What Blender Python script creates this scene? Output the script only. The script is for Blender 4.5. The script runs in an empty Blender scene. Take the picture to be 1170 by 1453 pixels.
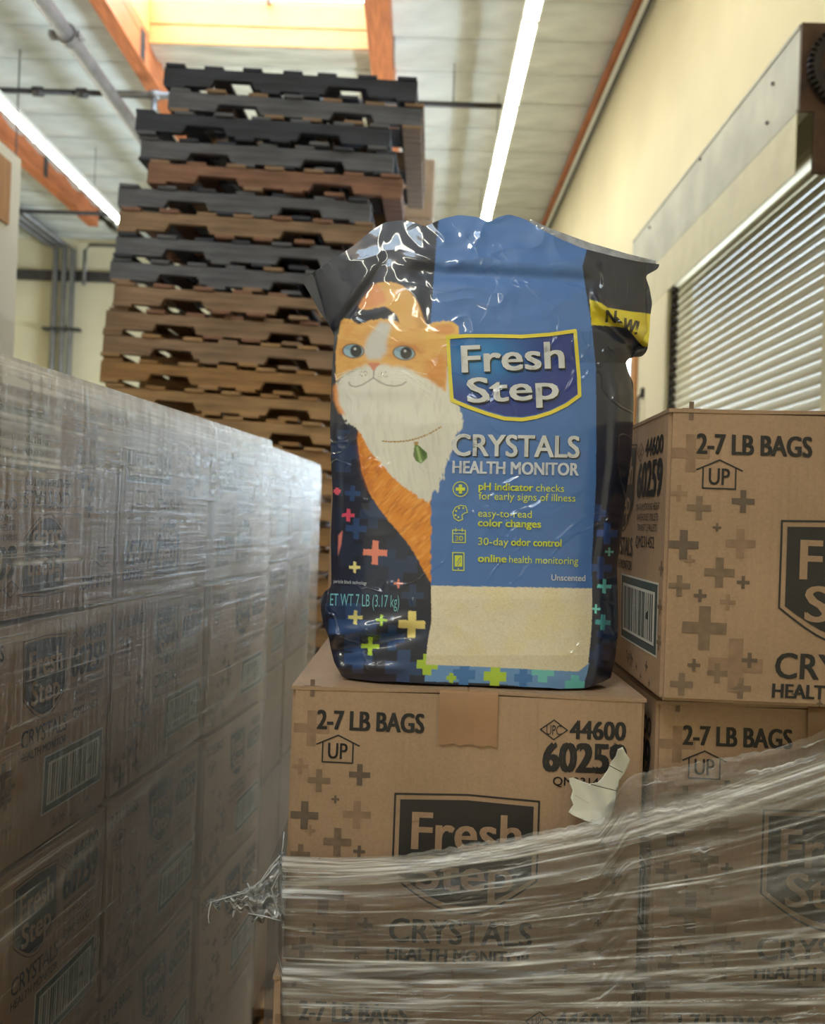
import bpy, bmesh, math, random
import numpy as np
from mathutils import Vector, Matrix
from mathutils.geometry import tessellate_polygon

S = bpy.context.scene
COL = S.collection
R = math.radians
random.seed(7)

# ------------------------------------------------------------------ camera
F = 1170.0
CAM = Vector((0, 0, 1.6))
ROT = Matrix.Rotation(9 / F, 3, 'Z') @ Matrix.Rotation(math.pi / 2 + 8.5 / F, 3, 'X') @ Matrix.Rotation(0.036, 3, 'Z')
cd = bpy.data.cameras.new('camera')
cam = bpy.data.objects.new('camera', cd)
cam.matrix_world = Matrix.Translation(CAM) @ ROT.to_4x4()
COL.objects.link(cam)
S.camera = cam
cd.sensor_fit = 'HORIZONTAL'
cd.sensor_width = 36
cd.lens = 36
cd.clip_start = 0.05
cd.clip_end = 200
cd.dof.use_dof = True
cd.dof.focus_distance = 0.95
cd.dof.aperture_fstop = 7.0

# ------------------------------------------------------------------ world, exposure, render look
S.view_settings.view_transform = 'Standard'
S.view_settings.look = 'None'
S.view_settings.gamma = 1
S.view_settings.use_curve_mapping = False
S.view_settings.exposure = 0.56
S.cycles.use_denoising = True
S.cycles.max_bounces = 8
S.cycles.transparent_max_bounces = 24
S.cycles.caustics_reflective = False
S.cycles.caustics_refractive = False
S.cycles.sample_clamp_indirect = 6
w = bpy.data.worlds.new('sky'); S.world = w
w.use_nodes = True
w.node_tree.nodes['Background'].inputs['Color'].default_value = (0.70, 0.84, 1.0, 1)
w.node_tree.nodes['Background'].inputs['Strength'].default_value = 2.6

LAMP_STRENGTH = 24.0
SKYLIGHT_STRENGTH = 9
def area_light(name, loc, rot, sx, sy, power, col):
    l = bpy.data.lights.new(name, 'AREA'); l.shape = 'RECTANGLE'; l.size = sx; l.size_y = sy
    l.energy = power; l.color = col
    o = bpy.data.objects.new(name, l); o.location = loc; o.rotation_euler = rot; COL.objects.link(o)
    return o
# daylight area lamp behind the added high window that stands for the doorway
area_light('window_daylight', (2.25, 8.8, 2.45), (0, R(90), 0), 1.5, 3.4, 560, (0.68, 0.85, 1.0))

def unp(px, py, Y):
    d = ROT @ Vector(((px - 585) / F, (726.5 - py) / F, -1))
    return CAM + d * (Y / d.y)
RN = np.array(ROT)
def unp_np(px, py, Y):
    px = np.asarray(px, float); py = np.asarray(py, float)
    c = np.stack([(px - 585) / F, (726.5 - py) / F, -np.ones_like(px)], -1) @ RN.T
    return np.array(CAM) + c * (Y / c[..., 1])[..., None]
def unp_z(px, py, Z):
    d = ROT @ Vector(((px - 585) / F, (726.5 - py) / F, -1))
    return CAM + d * ((Z - CAM.z) / d.z)

# ------------------------------------------------------------------ materials
def lin(c):
    return tuple(((v / 255) / 12.92 if v / 255 <= 0.04045 else ((v / 255 + 0.055) / 1.055) ** 2.4) for v in c)
def rgba(c): return (*lin(c), 1)
MATS = {}
def mat(name):
    m = bpy.data.materials.new(name); m.use_nodes = True
    nt = m.node_tree; b = nt.nodes['Principled BSDF']
    MATS[name] = m
    return m, nt, b
def N(nt, t, **kw):
    n = nt.nodes.new(t)
    for k, v in kw.items(): setattr(n, k, v)
    return n
def plain(name, c, rough=0.6, metal=0.0, var=0.12, scale=8, bump=0.0, stretch=(1, 1, 1), bscale=None, coat=0, spec=0.5, detail=5):
    m, nt, b = mat(name)
    tc = N(nt, 'ShaderNodeTexCoord'); mp = N(nt, 'ShaderNodeMapping'); no = N(nt, 'ShaderNodeTexNoise')
    mp.inputs['Scale'].default_value = stretch
    no.inputs['Scale'].default_value = scale; no.inputs['Detail'].default_value = detail
    nt.links.new(tc.outputs['Object'], mp.inputs['Vector']); nt.links.new(mp.outputs['Vector'], no.inputs['Vector'])
    cr = N(nt, 'ShaderNodeValToRGB')
    l = lin(c)
    cr.color_ramp.elements[0].position = 0.3; cr.color_ramp.elements[1].position = 0.7
    cr.color_ramp.elements[0].color = (*[v * (1 - var) ** 1.6 for v in l], 1)
    cr.color_ramp.elements[1].color = (*[min(1, v * (1 + var)) for v in l], 1)
    nt.links.new(no.outputs['Fac'], cr.inputs['Fac']); nt.links.new(cr.outputs['Color'], b.inputs['Base Color'])
    b.inputs['Roughness'].default_value = rough; b.inputs['Metallic'].default_value = metal
    b.inputs['Coat Weight'].default_value = coat; b.inputs['Specular IOR Level'].default_value = spec
    if bump:
        n2 = N(nt, 'ShaderNodeTexNoise'); n2.inputs['Scale'].default_value = bscale or scale * 3; n2.inputs['Detail'].default_value = 4
        nt.links.new(mp.outputs['Vector'], n2.inputs['Vector'])
        bp = N(nt, 'ShaderNodeBump'); bp.inputs['Strength'].default_value = 1; bp.inputs['Distance'].default_value = bump
        nt.links.new(n2.outputs['Fac'], bp.inputs['Height']); nt.links.new(bp.outputs['Normal'], b.inputs['Normal'])
    return m
def emis(name, c, s):
    m, nt, b = mat(name)
    b.inputs['Base Color'].default_value = rgba(c)
    b.inputs['Emission Color'].default_value = rgba(c); b.inputs['Emission Strength'].default_value = s
    return m

M_wall = plain('cream_painted_concrete', (219, 208, 176), 0.75, var=0.09, scale=0.55, bump=0.004, bscale=3)
M_wallw = plain('white_painted_board', (226, 224, 212), 0.7, var=0.05, scale=1.2)
M_floor = plain('grey_concrete', (172, 166, 154), 0.55, var=0.2, scale=2.5)
M_insul = plain('insulation_facing', (216, 218, 212), 0.42, var=0.10, scale=2.2, bump=0.02, stretch=(1, 2.2, 1), bscale=4)
M_foil = plain('shiny_insulation_facing', (222, 218, 202), 0.3, metal=0.35, var=0.2, scale=2.0, bump=0.05, stretch=(.6, 3, 1), bscale=3)
M_beam = plain('orange_laminated_timber', (192, 112, 66), 0.5, var=0.25, scale=5, stretch=(8, .7, 8), bump=0.001)
M_curb = plain('pale_fir_timber', (222, 164, 92), 0.5, var=0.15, scale=6, stretch=(.8, 6, 8))
M_pipe = plain('galvanised_pipe', (150, 146, 146), 0.35, metal=0.6, var=0.15, scale=9)
M_dark = plain('dark_painted_steel', (66, 62, 62), 0.5, metal=0.3, var=0.15, scale=10)
M_conduit = plain('grey_conduit', (122, 120, 118), 0.4, metal=0.5)
M_hood = plain('galvanised_sheet', (188, 188, 172), 0.45, metal=0.0, var=0.13, scale=4)
M_cream = plain('cream_enamel', (216, 208, 176), 0.45, var=0.05)
M_slat = plain('cream_slat_enamel', (214, 206, 178), 0.38, var=0.05, scale=3, stretch=(1, .3, 1))
M_rust = plain('rust_brown_steel', (84, 62, 48), 0.6, metal=0.2, var=0.3, scale=14)
M_gear = plain('blackened_cast_iron', (48, 46, 50), 0.45, metal=0.4, var=0.2, scale=20)
M_post = plain('raw_timber_post', (182, 132, 84), 0.6, var=0.15, scale=6, stretch=(8, 8, .6))
M_lamphouse = plain('white_lamp_housing', (214, 214, 204), 0.4, var=0.03)
M_lamp = emis('lit_lamp_lens', (255, 253, 232), LAMP_STRENGTH)
M_sky = emis('translucent_skylight_panel', (205, 228, 250), SKYLIGHT_STRENGTH)
M_bar = plain('white_glazing_bar', (210, 214, 216), 0.5)
M_woods = [plain('pallet_wood_' + n, c, 0.75, var=0.28, scale=7, stretch=(.6, 5, 6), bump=0.0015)
           for n, c in (('grey', (98, 100, 110)), ('dark', (56, 60, 74)), ('brown', (144, 118, 96)), ('tan', (166, 132, 94)), ('red', (136, 100, 84)), ('warm', (158, 120, 78)))]

def cardboard(name, c, flute=True):
    m, nt, b = mat(name)
    tc = N(nt, 'ShaderNodeTexCoord')
    no = N(nt, 'ShaderNodeTexNoise'); no.inputs['Scale'].default_value = 6; no.inputs['Detail'].default_value = 8
    n2 = N(nt, 'ShaderNodeTexNoise'); n2.inputs['Scale'].default_value = 320; n2.inputs['Detail'].default_value = 3
    nt.links.new(tc.outputs['Object'], no.inputs['Vector']); nt.links.new(tc.outputs['Object'], n2.inputs['Vector'])
    mx = N(nt, 'ShaderNodeMath', operation='MULTIPLY_ADD'); mx.inputs[1].default_value = 0.45
    nt.links.new(n2.outputs['Fac'], mx.inputs[0]); nt.links.new(no.outputs['Fac'], mx.inputs[2])
    cr = N(nt, 'ShaderNodeValToRGB'); l = lin(c)
    cr.color_ramp.elements[0].position = 0.45; cr.color_ramp.elements[1].position = 0.98
    cr.color_ramp.elements[0].color = (*[v * .74 for v in l], 1); cr.color_ramp.elements[1].color = (*[min(1, v * 1.14) for v in l], 1)
    nt.links.new(mx.outputs[0], cr.inputs['Fac']); nt.links.new(cr.outputs['Color'], b.inputs['Base Color'])
    b.inputs['Roughness'].default_value = 0.62
    mp = N(nt, 'ShaderNodeMapping'); mp.inputs['Scale'].default_value = (1, 1, 0.02)
    wv = N(nt, 'ShaderNodeTexNoise'); wv.inputs['Scale'].default_value = 130; wv.inputs['Detail'].default_value = 1
    nt.links.new(tc.outputs['Object'], mp.inputs['Vector']); nt.links.new(mp.outputs['Vector'], wv.inputs['Vector'])
    bp = N(nt, 'ShaderNodeBump'); bp.inputs['Distance'].default_value = 0.0011; bp.inputs['Strength'].default_value = 0.8
    nt.links.new(wv.outputs['Fac'], bp.inputs['Height']); nt.links.new(bp.outputs['Normal'], b.inputs['Normal'])
    return m
M_card = cardboard('kraft_cardboard', (160, 130, 103))
M_cardcut = cardboard('kraft_cardboard_unprinted', (163, 132, 105))
M_ink = plain('black_carton_ink', (40, 37, 36), 0.6, var=0.12, scale=60)
M_ink1 = plain('grey_brown_carton_ink', (116, 95, 76), 0.65, var=0.15, scale=90)
M_ink2 = plain('pale_brown_carton_ink', (138, 110, 86), 0.65, var=0.12, scale=90)
M_ink3 = plain('mid_brown_carton_ink', (96, 80, 67), 0.65, var=0.12, scale=90)
M_white = plain('white_label_paper', (196, 190, 182), 0.6, var=0.04)
M_inkg = plain('grey_green_label_ink', (74, 82, 80), 0.6)
M_tape = plain('clear_brown_packing_tape', (150, 114, 84), 0.22, var=0.10, scale=12, bump=0.0007, bscale=60, coat=0.25)
M_paper = plain('torn_white_paper', (206, 204, 192), 0.7, var=0.04, scale=20, bump=0.0006, bscale=40)

def film_mat(name, milk_glint=0.10, gloss=1.0, scale=(3, 60), dist=0.002, rip=(0, 0), tint=(1.0, 1.0, 1.0), rough=0.14, glint_streak=.3, thr=.55):
    m, nt, b = mat(name)
    nt.nodes.remove(b)
    out = [n for n in nt.nodes if n.type == 'OUTPUT_MATERIAL'][0]
    uv = N(nt, 'ShaderNodeUVMap'); mp = N(nt, 'ShaderNodeMapping'); mp.inputs['Scale'].default_value = (*scale, 1)
    nt.links.new(uv.outputs['UV'], mp.inputs['Vector'])
    no = N(nt, 'ShaderNodeTexNoise'); no.inputs['Scale'].default_value = 1; no.inputs['Detail'].default_value = 6; no.inputs['Roughness'].default_value = .62
    nt.links.new(mp.outputs['Vector'], no.inputs['Vector'])
    bp = N(nt, 'ShaderNodeBump'); bp.inputs['Distance'].default_value = dist; bp.inputs['Strength'].default_value = 1
    nt.links.new(no.outputs['Fac'], bp.inputs['Height'])
    last = bp
    if rip[0]:
        mp2 = N(nt, 'ShaderNodeMapping'); mp2.inputs['Scale'].default_value = (*rip, 1)
        nt.links.new(uv.outputs['UV'], mp2.inputs['Vector'])
        n2 = N(nt, 'ShaderNodeTexNoise'); n2.inputs['Scale'].default_value = 1; n2.inputs['Detail'].default_value = 3
        nt.links.new(mp2.outputs['Vector'], n2.inputs['Vector'])
        b2 = N(nt, 'ShaderNodeBump'); b2.inputs['Distance'].default_value = dist * .7; b2.inputs['Strength'].default_value = 1
        nt.links.new(n2.outputs['Fac'], b2.inputs['Height']); nt.links.new(bp.outputs['Normal'], b2.inputs['Normal'])
        last = b2
    at = N(nt, 'ShaderNodeAttribute'); at.attribute_name = 'milk_glint'
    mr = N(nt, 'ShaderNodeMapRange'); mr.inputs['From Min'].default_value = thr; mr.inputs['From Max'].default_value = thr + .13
    mr.inputs['To Min'].default_value = 0; mr.inputs['To Max'].default_value = glint_streak  # white noise streaks painted as diffuse glints in place of specular highlights
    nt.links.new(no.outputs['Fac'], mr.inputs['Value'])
    ad = N(nt, 'ShaderNodeMath', operation='ADD'); ad.inputs[1].default_value = milk_glint
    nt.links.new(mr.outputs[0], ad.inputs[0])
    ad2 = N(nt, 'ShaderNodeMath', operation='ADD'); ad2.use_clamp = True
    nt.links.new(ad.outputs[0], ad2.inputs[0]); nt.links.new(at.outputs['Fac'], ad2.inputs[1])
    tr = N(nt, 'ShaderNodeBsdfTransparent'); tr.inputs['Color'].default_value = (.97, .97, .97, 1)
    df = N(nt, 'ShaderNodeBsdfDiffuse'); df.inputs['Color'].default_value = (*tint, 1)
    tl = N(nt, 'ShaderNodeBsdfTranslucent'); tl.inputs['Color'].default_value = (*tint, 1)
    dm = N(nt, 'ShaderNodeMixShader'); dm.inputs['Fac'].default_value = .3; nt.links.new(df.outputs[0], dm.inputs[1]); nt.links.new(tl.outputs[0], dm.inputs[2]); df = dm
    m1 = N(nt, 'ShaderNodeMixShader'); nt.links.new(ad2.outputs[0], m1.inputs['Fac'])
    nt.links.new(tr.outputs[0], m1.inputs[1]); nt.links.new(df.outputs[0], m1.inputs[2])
    gl = N(nt, 'ShaderNodeBsdfGlossy'); gl.inputs['Roughness'].default_value = rough
    nt.links.new(last.outputs['Normal'], gl.inputs['Normal'])
    fr = N(nt, 'ShaderNodeFresnel'); fr.inputs['IOR'].default_value = 1.55; nt.links.new(last.outputs['Normal'], fr.inputs['Normal'])
    mu = N(nt, 'ShaderNodeMath', operation='MULTIPLY'); mu.inputs[1].default_value = gloss; mu.use_clamp = True
    nt.links.new(fr.outputs[0], mu.inputs[0])
    m2 = N(nt, 'ShaderNodeMixShader'); nt.links.new(mu.outputs[0], m2.inputs['Fac'])
    nt.links.new(m1.outputs[0], m2.inputs[1]); nt.links.new(gl.outputs[0], m2.inputs[2])
    nt.links.new(m2.outputs[0], out.inputs['Surface'])
    return m
M_film = film_mat('clear_stretch_film', milk_glint=0.0, gloss=1.5, scale=(9, 120), dist=0.004, rough=0.10, glint_streak=.75, thr=.60)
M_filmL = film_mat('rippled_stretch_film', milk_glint=0.0, gloss=.70, scale=(2.2, 110), dist=0.0034, rip=(85, 7), rough=0.18, glint_streak=.5, thr=.58)
M_filmT = film_mat('crumpled_stretch_film', milk_glint=0.15, gloss=.8, scale=(60, 120), dist=0.0008, rough=0.1, glint_streak=.6)

# ------------------------------------------------------------------ object helpers
def link(name, me, parent=None, m=None):
    o = bpy.data.objects.new(name, me)
    if m is not None:
        for x in (m if isinstance(m, (list, tuple)) else [m]): me.materials.append(x)
    COL.objects.link(o)
    if parent: o.parent = parent
    return o
def tag(o, label=None, cat=None, group=None, kind=None):
    if label: o['label'] = label
    if cat: o['category'] = cat
    if group: o['group'] = group
    if kind: o['kind'] = kind
    return o
def empty(name, loc=(0, 0, 0), rz=0):
    o = bpy.data.objects.new(name, None); o.location = loc; o.rotation_euler = (0, 0, rz); o.empty_display_size = .05
    COL.objects.link(o); return o
def bm_mesh(name, bm, smooth=False):
    me = bpy.data.meshes.new(name); bm.normal_update(); bm.to_mesh(me); bm.free()
    if smooth: me.polygons.foreach_set('use_smooth', [True] * len(me.polygons))
    return me
def add_box(bm, lo, hi, bev=0.0):
    c = [(a + b) / 2 for a, b in zip(lo, hi)]; s = [abs(b - a) for a, b in zip(lo, hi)]
    r = bmesh.ops.create_cube(bm, size=1, matrix=Matrix.Translation(c) @ Matrix.Diagonal((*s, 1)))
    if bev:
        es = list({e for v in r['verts'] for e in v.link_edges})
        bmesh.ops.bevel(bm, geom=es, offset=bev, segments=1, affect='EDGES')
def box_obj(name, lo, hi, m, parent=None, bev=0.0):
    bm = bmesh.new(); add_box(bm, lo, hi, bev); return link(name, bm_mesh(name, bm), parent, m)
def add_tube(bm, pts, r, seg=12, cap=True):
    pts = [Vector(p) for p in pts]; rings = []
    for i, p in enumerate(pts):
        t = (pts[min(i + 1, len(pts) - 1)] - pts[max(i - 1, 0)]).normalized()
        a = t.cross(Vector((0, 0, 1)) if abs(t.z) < .9 else Vector((1, 0, 0))).normalized(); b = t.cross(a)
        rr = r[i] if isinstance(r, (list, tuple)) else r
        rings.append([bm.verts.new(p + (a * math.cos(k * 2 * math.pi / seg) + b * math.sin(k * 2 * math.pi / seg)) * rr) for k in range(seg)])
    for A, B in zip(rings, rings[1:]):
        for k in range(seg): bm.faces.new((A[k], A[(k + 1) % seg], B[(k + 1) % seg], B[k]))
    if cap: bm.faces.new(rings[0][::-1]); bm.faces.new(rings[-1])
def tube_obj(name, pts, r, m, parent=None, seg=12):
    bm = bmesh.new(); add_tube(bm, pts, r, seg); return link(name, bm_mesh(name, bm, True), parent, m)
def grid_mesh(name, P, uv=None, milk_glint=None, wrapmat=None):
    nv, nu = P.shape[:2]
    me = bpy.data.meshes.new(name)
    idx = np.arange(nu * nv).reshape(nv, nu)
    f = np.stack([idx[:-1, :-1], idx[1:, :-1], idx[1:, 1:], idx[:-1, 1:]], -1).reshape(-1, 4)
    me.from_pydata(P.reshape(-1, 3).tolist(), [], f.tolist())
    me.polygons.foreach_set('use_smooth', [True] * len(me.polygons))
    if uv is not None:
        l = me.uv_layers.new(name='UVMap'); li = np.zeros(len(me.loops), int); me.loops.foreach_get('vertex_index', li)
        l.data.foreach_set('uv', uv.reshape(-1, 2)[li].astype(np.float32).ravel())
    if milk_glint is not None:
        a = me.attributes.new('milk_glint', 'FLOAT', 'POINT'); a.data.foreach_set('value', milk_glint.astype(np.float32).ravel())
    return me
# numpy value noise
def vnoise(x, y, seed=0):
    rs = np.random.RandomState(seed); T = rs.rand(256, 256)
    xi = np.floor(x).astype(int); yi = np.floor(y).astype(int); fx = x - xi; fy = y - yi
    fx = fx * fx * (3 - 2 * fx); fy = fy * fy * (3 - 2 * fy)
    g = lambda a, b: T[a % 256, b % 256]
    return (g(xi, yi) * (1 - fx) + g(xi + 1, yi) * fx) * (1 - fy) + (g(xi, yi + 1) * (1 - fx) + g(xi + 1, yi + 1) * fx) * fy
def fbm(x, y, o=4, seed=0):
    s = 0; a = 1; t = 0
    for k in range(o):
        s = s + a * vnoise(x * 2 ** k, y * 2 ** k, seed + k); t += a; a *= .5
    return s / t

# ------------------------------------------------------------------ room
CEIL = 6.3; XW = 1.8; YB = 14.3; YF = -6; XL = -9.5
def struct(o): o['kind'] = 'structure'; return o
struct(box_obj('floor', (XL - .2, YF - .2, -.2), (XW + .2, YB + .2, 0), M_floor))
bm = bmesh.new()
DT = 3.43
for lo, hi in (((XW, YF, 0), (XW + .2, 3.75, CEIL + .5)), ((XW, 3.75, DT), (XW + .2, 6.2, CEIL + .5)), ((XW, 6.2, 0), (XW + .2, 7.1, CEIL + .5)),
               ((XW, 7.1, 3.2), (XW + .2, 10.5, CEIL + .5)), ((XW, 7.1, 0), (XW + .2, 10.5, 1.7)), ((XW, 10.5, 0), (XW + .2, YB, CEIL + .5))):
    add_box(bm, lo, hi)
struct(link('wall_right', bm_mesh('wall_right', bm), None, M_wall))
struct(box_obj('wall_back', (XL, YB, 0), (XW + .2, YB + .2, CEIL + .5), M_wall))
struct(box_obj('wall_left', (XL - .2, YF, 0), (XL, YB, CEIL + .5), M_wall))
bm = bmesh.new()
for lo, hi in (((XL, YF - .2, 0), (XW, YF, CEIL + .5)),):
    add_box(bm, lo, hi)
struct(link('wall_front', bm_mesh('wall_front', bm), None, M_wall))
part = struct(box_obj('wall_partition', (-3.6, -3.0, 0), (-2.5, 5.0, 3.7), M_wallw, bev=.004))
box_obj('wood_panel', (-2.5, 4.2, 3.25), (-2.488, 4.86, 3.62), M_post, part)
struct(box_obj('trim_1', (XW - .075, YF, CEIL - .19), (XW - .004, YB, CEIL - .08), M_beam))
struct(box_obj('trim_2', (XW - .05, YF, CEIL - .34), (XW - .004, YB, CEIL - .225), M_wallw))
struct(tube_obj('trim_3', [(XW - .05, YF, CEIL - .39), (XW - .05, YB, CEIL - .39)], .018, M_dark, seg=8))
struct(box_obj('trim_4', (XL, YB - .12, 5.5), (-2, YB - .005, 5.66), M_dark))

# ceiling: sagging insulation bays between hidden purlins
ceil = struct(box_obj('ceiling', (XL, YF, CEIL + .55), (XW, YB, CEIL + .6), M_wallw))
# the roof slab is cut where skylights sit: rebuild it from pieces
SKY = [(5.7, 8.23), (-3.6, -1.0)]
BX0, BX1, BX2 = -2.88, -.63, -.41
me = bpy.data.meshes.new('ceiling'); bm = bmesh.new()
add_box(bm, (XL, YF, CEIL + .5), (BX0 - .1, YB, CEIL + .55)); add_box(bm, (BX1 + .1, YF, CEIL + .5), (XW, YB, CEIL + .55))
ys = [YF] + [v for s in sorted(SKY) for v in s] + [YB]
for a, b in zip(ys[0::2], ys[1::2]): add_box(bm, (BX0 - .1, a, CEIL + .5), (BX1 + .1, b, CEIL + .55))
bm.to_mesh(me); bm.free(); me.materials.append(M_wallw); ceil.data = me
def bay_mesh(x0, x1, seed):
    nu = max(8, int((x1 - x0) * 9)); nv = 13
    u = np.linspace(x0, x1, nu)[None, :].repeat(nv, 0); v = np.linspace(0, .61, nv)[:, None].repeat(nu, 1)
    t = v / .61
    z = -.055 * np.sin(np.pi * t) ** .8 * (0.6 + .8 * fbm(u * .8, v * 2 + 5, 3, seed)) - .05 * (fbm(u * 2.2 + 9, v * 6, 3, seed + 5) - .5) * np.sin(np.pi * t)
    z = z - .018 * np.exp(-((t - .06) / .05) ** 2)
    return grid_mesh('insulation_batt', np.stack([u, v, z], -1))
zones = [(XL, -5.35), (-5.2, -3.03), (BX0, BX1), (BX2, XW)]
for zi, (x0, x1) in enumerate(zones):
    protos = [bay_mesh(x0, x1, zi * 10 + k) for k in range(3)]
    for p in protos: p.materials.append(M_foil if zi == 2 else M_insul)
    k = 0; y = YF
    while y < YB - .05:
        if not (zi == 2 and any(y + .61 > a - .02 and y < b - .02 for a, b in SKY)):
            o = bpy.data.objects.new('insulation_batt', protos[k % 3]); COL.objects.link(o); o.parent = ceil
            o.location = (0, y, CEIL); o.scale = (1, 1, 1)
        k += 1; y += .61
# patch the gap between the skylight kerb and the next full bay
o = bpy.data.objects.new('insulation_batt', protos[0])
for a, b in SKY:
    k0 = math.ceil((b - .02 - YF) / .61) * .61 + YF
    if k0 - b > .02:
        me = bay_mesh(BX0, BX1, 3); me.materials.append(M_foil)
        o = bpy.data.objects.new('insulation_batt', me); COL.objects.link(o); o.parent = ceil; o.location = (0, b, CEIL); o.scale = (1, (k0 - b) / .61, 1)
    k1 = math.floor((a - .02 - YF) / .61) * .61 + YF
    if a - k1 > .02:
        me = bay_mesh(BX0, BX1, 4); me.materials.append(M_foil)
        o = bpy.data.objects.new('insulation_batt', me); COL.objects.link(o); o.parent = ceil; o.location = (0, k1, CEIL); o.scale = (1, (a - k1) / .61, 1)

def beam(x0, x1, y1, label):
    e = empty('timber_beam', ((x0 + x1) / 2, YF, 6.0)); tag(e, label, 'beam')
    bm = bmesh.new(); h = (x1 - x0) / 2; n = 4
    for k in range(n):     # laminations, each with a small relief
        add_box(bm, (-h + (.002 if k % 2 else 0), 0, k * .125 - .0), (h - (.002 if k % 2 else 0), y1 - YF, (k + 1) * .125 - .002))
    link('glued_lamination', bm_mesh('b', bm), e, M_beam)
    bm = bmesh.new()
    for y in (8, 14, 17):
        if y < y1 - YF: add_box(bm, (h, y, .02), (h + .006, y + .12, .30))
    link('steel_strap', bm_mesh('b', bm), e, M_dark)
beam(-3.03, BX0, YB, 'orange timber roof beam along the left edge of the skylight')
beam(BX1, BX2, YB, 'orange timber roof beam along the right edge of the skylight')
beam(-5.35, -5.2, 12.9, 'orange timber roof beam running beside the left row of lights')

for i, (a, b) in enumerate(SKY):
    e = empty('skylight', ((BX0 + BX1) / 2, (a + b) / 2, CEIL)); cx, cy = e.location.x, e.location.y
    if i == 0: tag(e, 'bright skylight in a pale timber kerb above the pallet stack', 'skylight')
    else: tag(e, 'unseen skylight added in the roof behind the photographer', 'skylight')  # unseen, added to light the camera-facing sides
    hx = (BX1 - BX0) / 2; hy = (b - a) / 2
    box_obj('kerb_board', (-hx, hy, -.02), (hx, hy + .04, .17), M_curb, e, .003)
    box_obj('kerb_board', (-hx, hy - .012, .17), (hx, hy + .04, .42), M_curb, e, .003)
    box_obj('kerb_board', (-hx, -hy - .04, -.02), (hx, -hy, .42), M_curb, e, .003)
    box_obj('kerb_board', (-hx - .03, -hy, 0), (-hx, hy, .42), M_curb, e); box_obj('kerb_board', (hx, -hy, 0), (hx + .03, hy, .42), M_curb, e)
    n = 10
    bm = bmesh.new(); nu = 60
    for k in range(nu):
        x0, x1 = -hx + 2 * hx * k / nu, -hx + 2 * hx * (k + 1) / nu
        z = .45
        vs = [bm.verts.new(p) for p in ((x0, -hy, z), (x1, -hy, z), (x1, hy, z), (x0, hy, z))]; bm.faces.new(vs)
    link('translucent_panel', bm_mesh('p', bm), e, M_sky)
    for k in range(12): y = hy - .12 - k * .2; box_obj('glazing_rib', (-hx, y, .425), (hx, y + .035, .445), M_bar, e)
    for x in (-.0, -hx * .5 - .9): box_obj('glazing_bar', (x + .05, -hy, .40), (x + .10, hy, .425), M_bar, e)

# ------------------------------------------------------------------ lamps
ordn = ['topmost', 'second', 'third', 'fourth', 'fifth', 'sixth', 'seventh', 'eighth', 'ninth', 'tenth', 'eleventh', 'twelfth', 'thirteenth', 'fourteenth', 'fifteenth', 'sixteenth']
def strip_light(x, y, z, label, i):
    e = empty('strip_light', (x, y, z)); tag(e, label, 'ceiling light', 'strip lights in rows under the roof')
    bm = bmesh.new(); add_box(bm, (-.065, 0, .04), (.065, 1.25, .10), .006); add_box(bm, (-.055, 0, 0), (.055, .02, .04)); add_box(bm, (-.055, 1.23, 0), (.055, 1.25, .04))
    link('housing', bm_mesh('h', bm), e, M_lamphouse)
    bm = bmesh.new()
    n = 6; pr = [(-.05 * math.cos(math.pi * k / n), -.035 * math.sin(math.pi * k / n) + .038) for k in range(n + 1)]
    A = [bm.verts.new((p[0], .022, p[1])) for p in pr]; B = [bm.verts.new((p[0], 1.228, p[1])) for p in pr]
    for k in range(n): bm.faces.new((A[k], B[k], B[k + 1], A[k + 1]))
    bm.faces.new(A); bm.faces.new(B[::-1])
    link('lit_lens', bm_mesh('l', bm, True), e, M_lamp)
    if i % 2 == 0:
        bm = bmesh.new(); add_tube(bm, [(0, .3, .1), (0, .3, CEIL - z - .03)], .004, 6); link('hanger_rod', bm_mesh('r', bm), e, M_dark)
for i in range(5, 13):
    y = -3.9 + i * 1.255
    strip_light(.705, y, 5.33, ('strip light in the right-hand row, %s counted away from the camera' % ordn[i - 5].replace('topmost', 'first')) if y > 0 else 'strip light behind the photographer in the right-hand row', i)
for i in range(12):
    y = 11.6 - (i + 1) * 1.255
    strip_light(-4.36, y, 5.6, ('strip light in the left-hand row, %s from its far end' % ordn[i].replace('topmost', 'first')) if y > 0 else 'strip light behind the photographer in the left-hand row', i)

for i in range(8):  # unseen rows added to light the camera-facing fronts
    strip_light((-1.75, -.5)[i // 4], -5.6 + (i % 4) * 1.255, 5.33, 'unseen strip light in the middle rows added behind the photographer', i)
# ------------------------------------------------------------------ pipes
e = empty('sprinkler_pipe', (-3.21, 0, 5.7)); tag(e, 'thick grey sprinkler pipe with a coupling hung under the roof at left', 'pipe')
tube_obj('pipe', [(0, -5, 0), (0, 13.9, 0)], .068, M_pipe, e, 20)
for y in (7.1, 12.2):
    bm = bmesh.new(); add_tube(bm, [(0, y, 0), (0, y + .09, 0)], .092, 20)
    for s in (-1, 1): add_box(bm, (s * .08 - .02, y + .01, -.03), (s * .08 + s * .06 - .02, y + .08, .03), .004); add_tube(bm, [(s * .12, y - .02, 0), (s * .12, y + .11, 0)], .012, 6)
    link('coupling', bm_mesh('c', bm), e, M_pipe)
for y in (3.0, 9.6):
    tube_obj('hanger_rod', [(0, y, .06), (0, y, .57)], .006, M_dark, e, 6)
e = empty('branch_pipe', (0, 8.38, 5.825)); tag(e, 'thin dark branch pipe crossing under the roof behind the pallet stack', 'pipe')
tube_obj('pipe', [(-8.5, 0, 0), (-3.25, 0, 0)], .026, M_dark, e); tube_obj('pipe', [(-2.5, 0, 0), (.70, 0, 0)], .026, M_dark, e)
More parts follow.
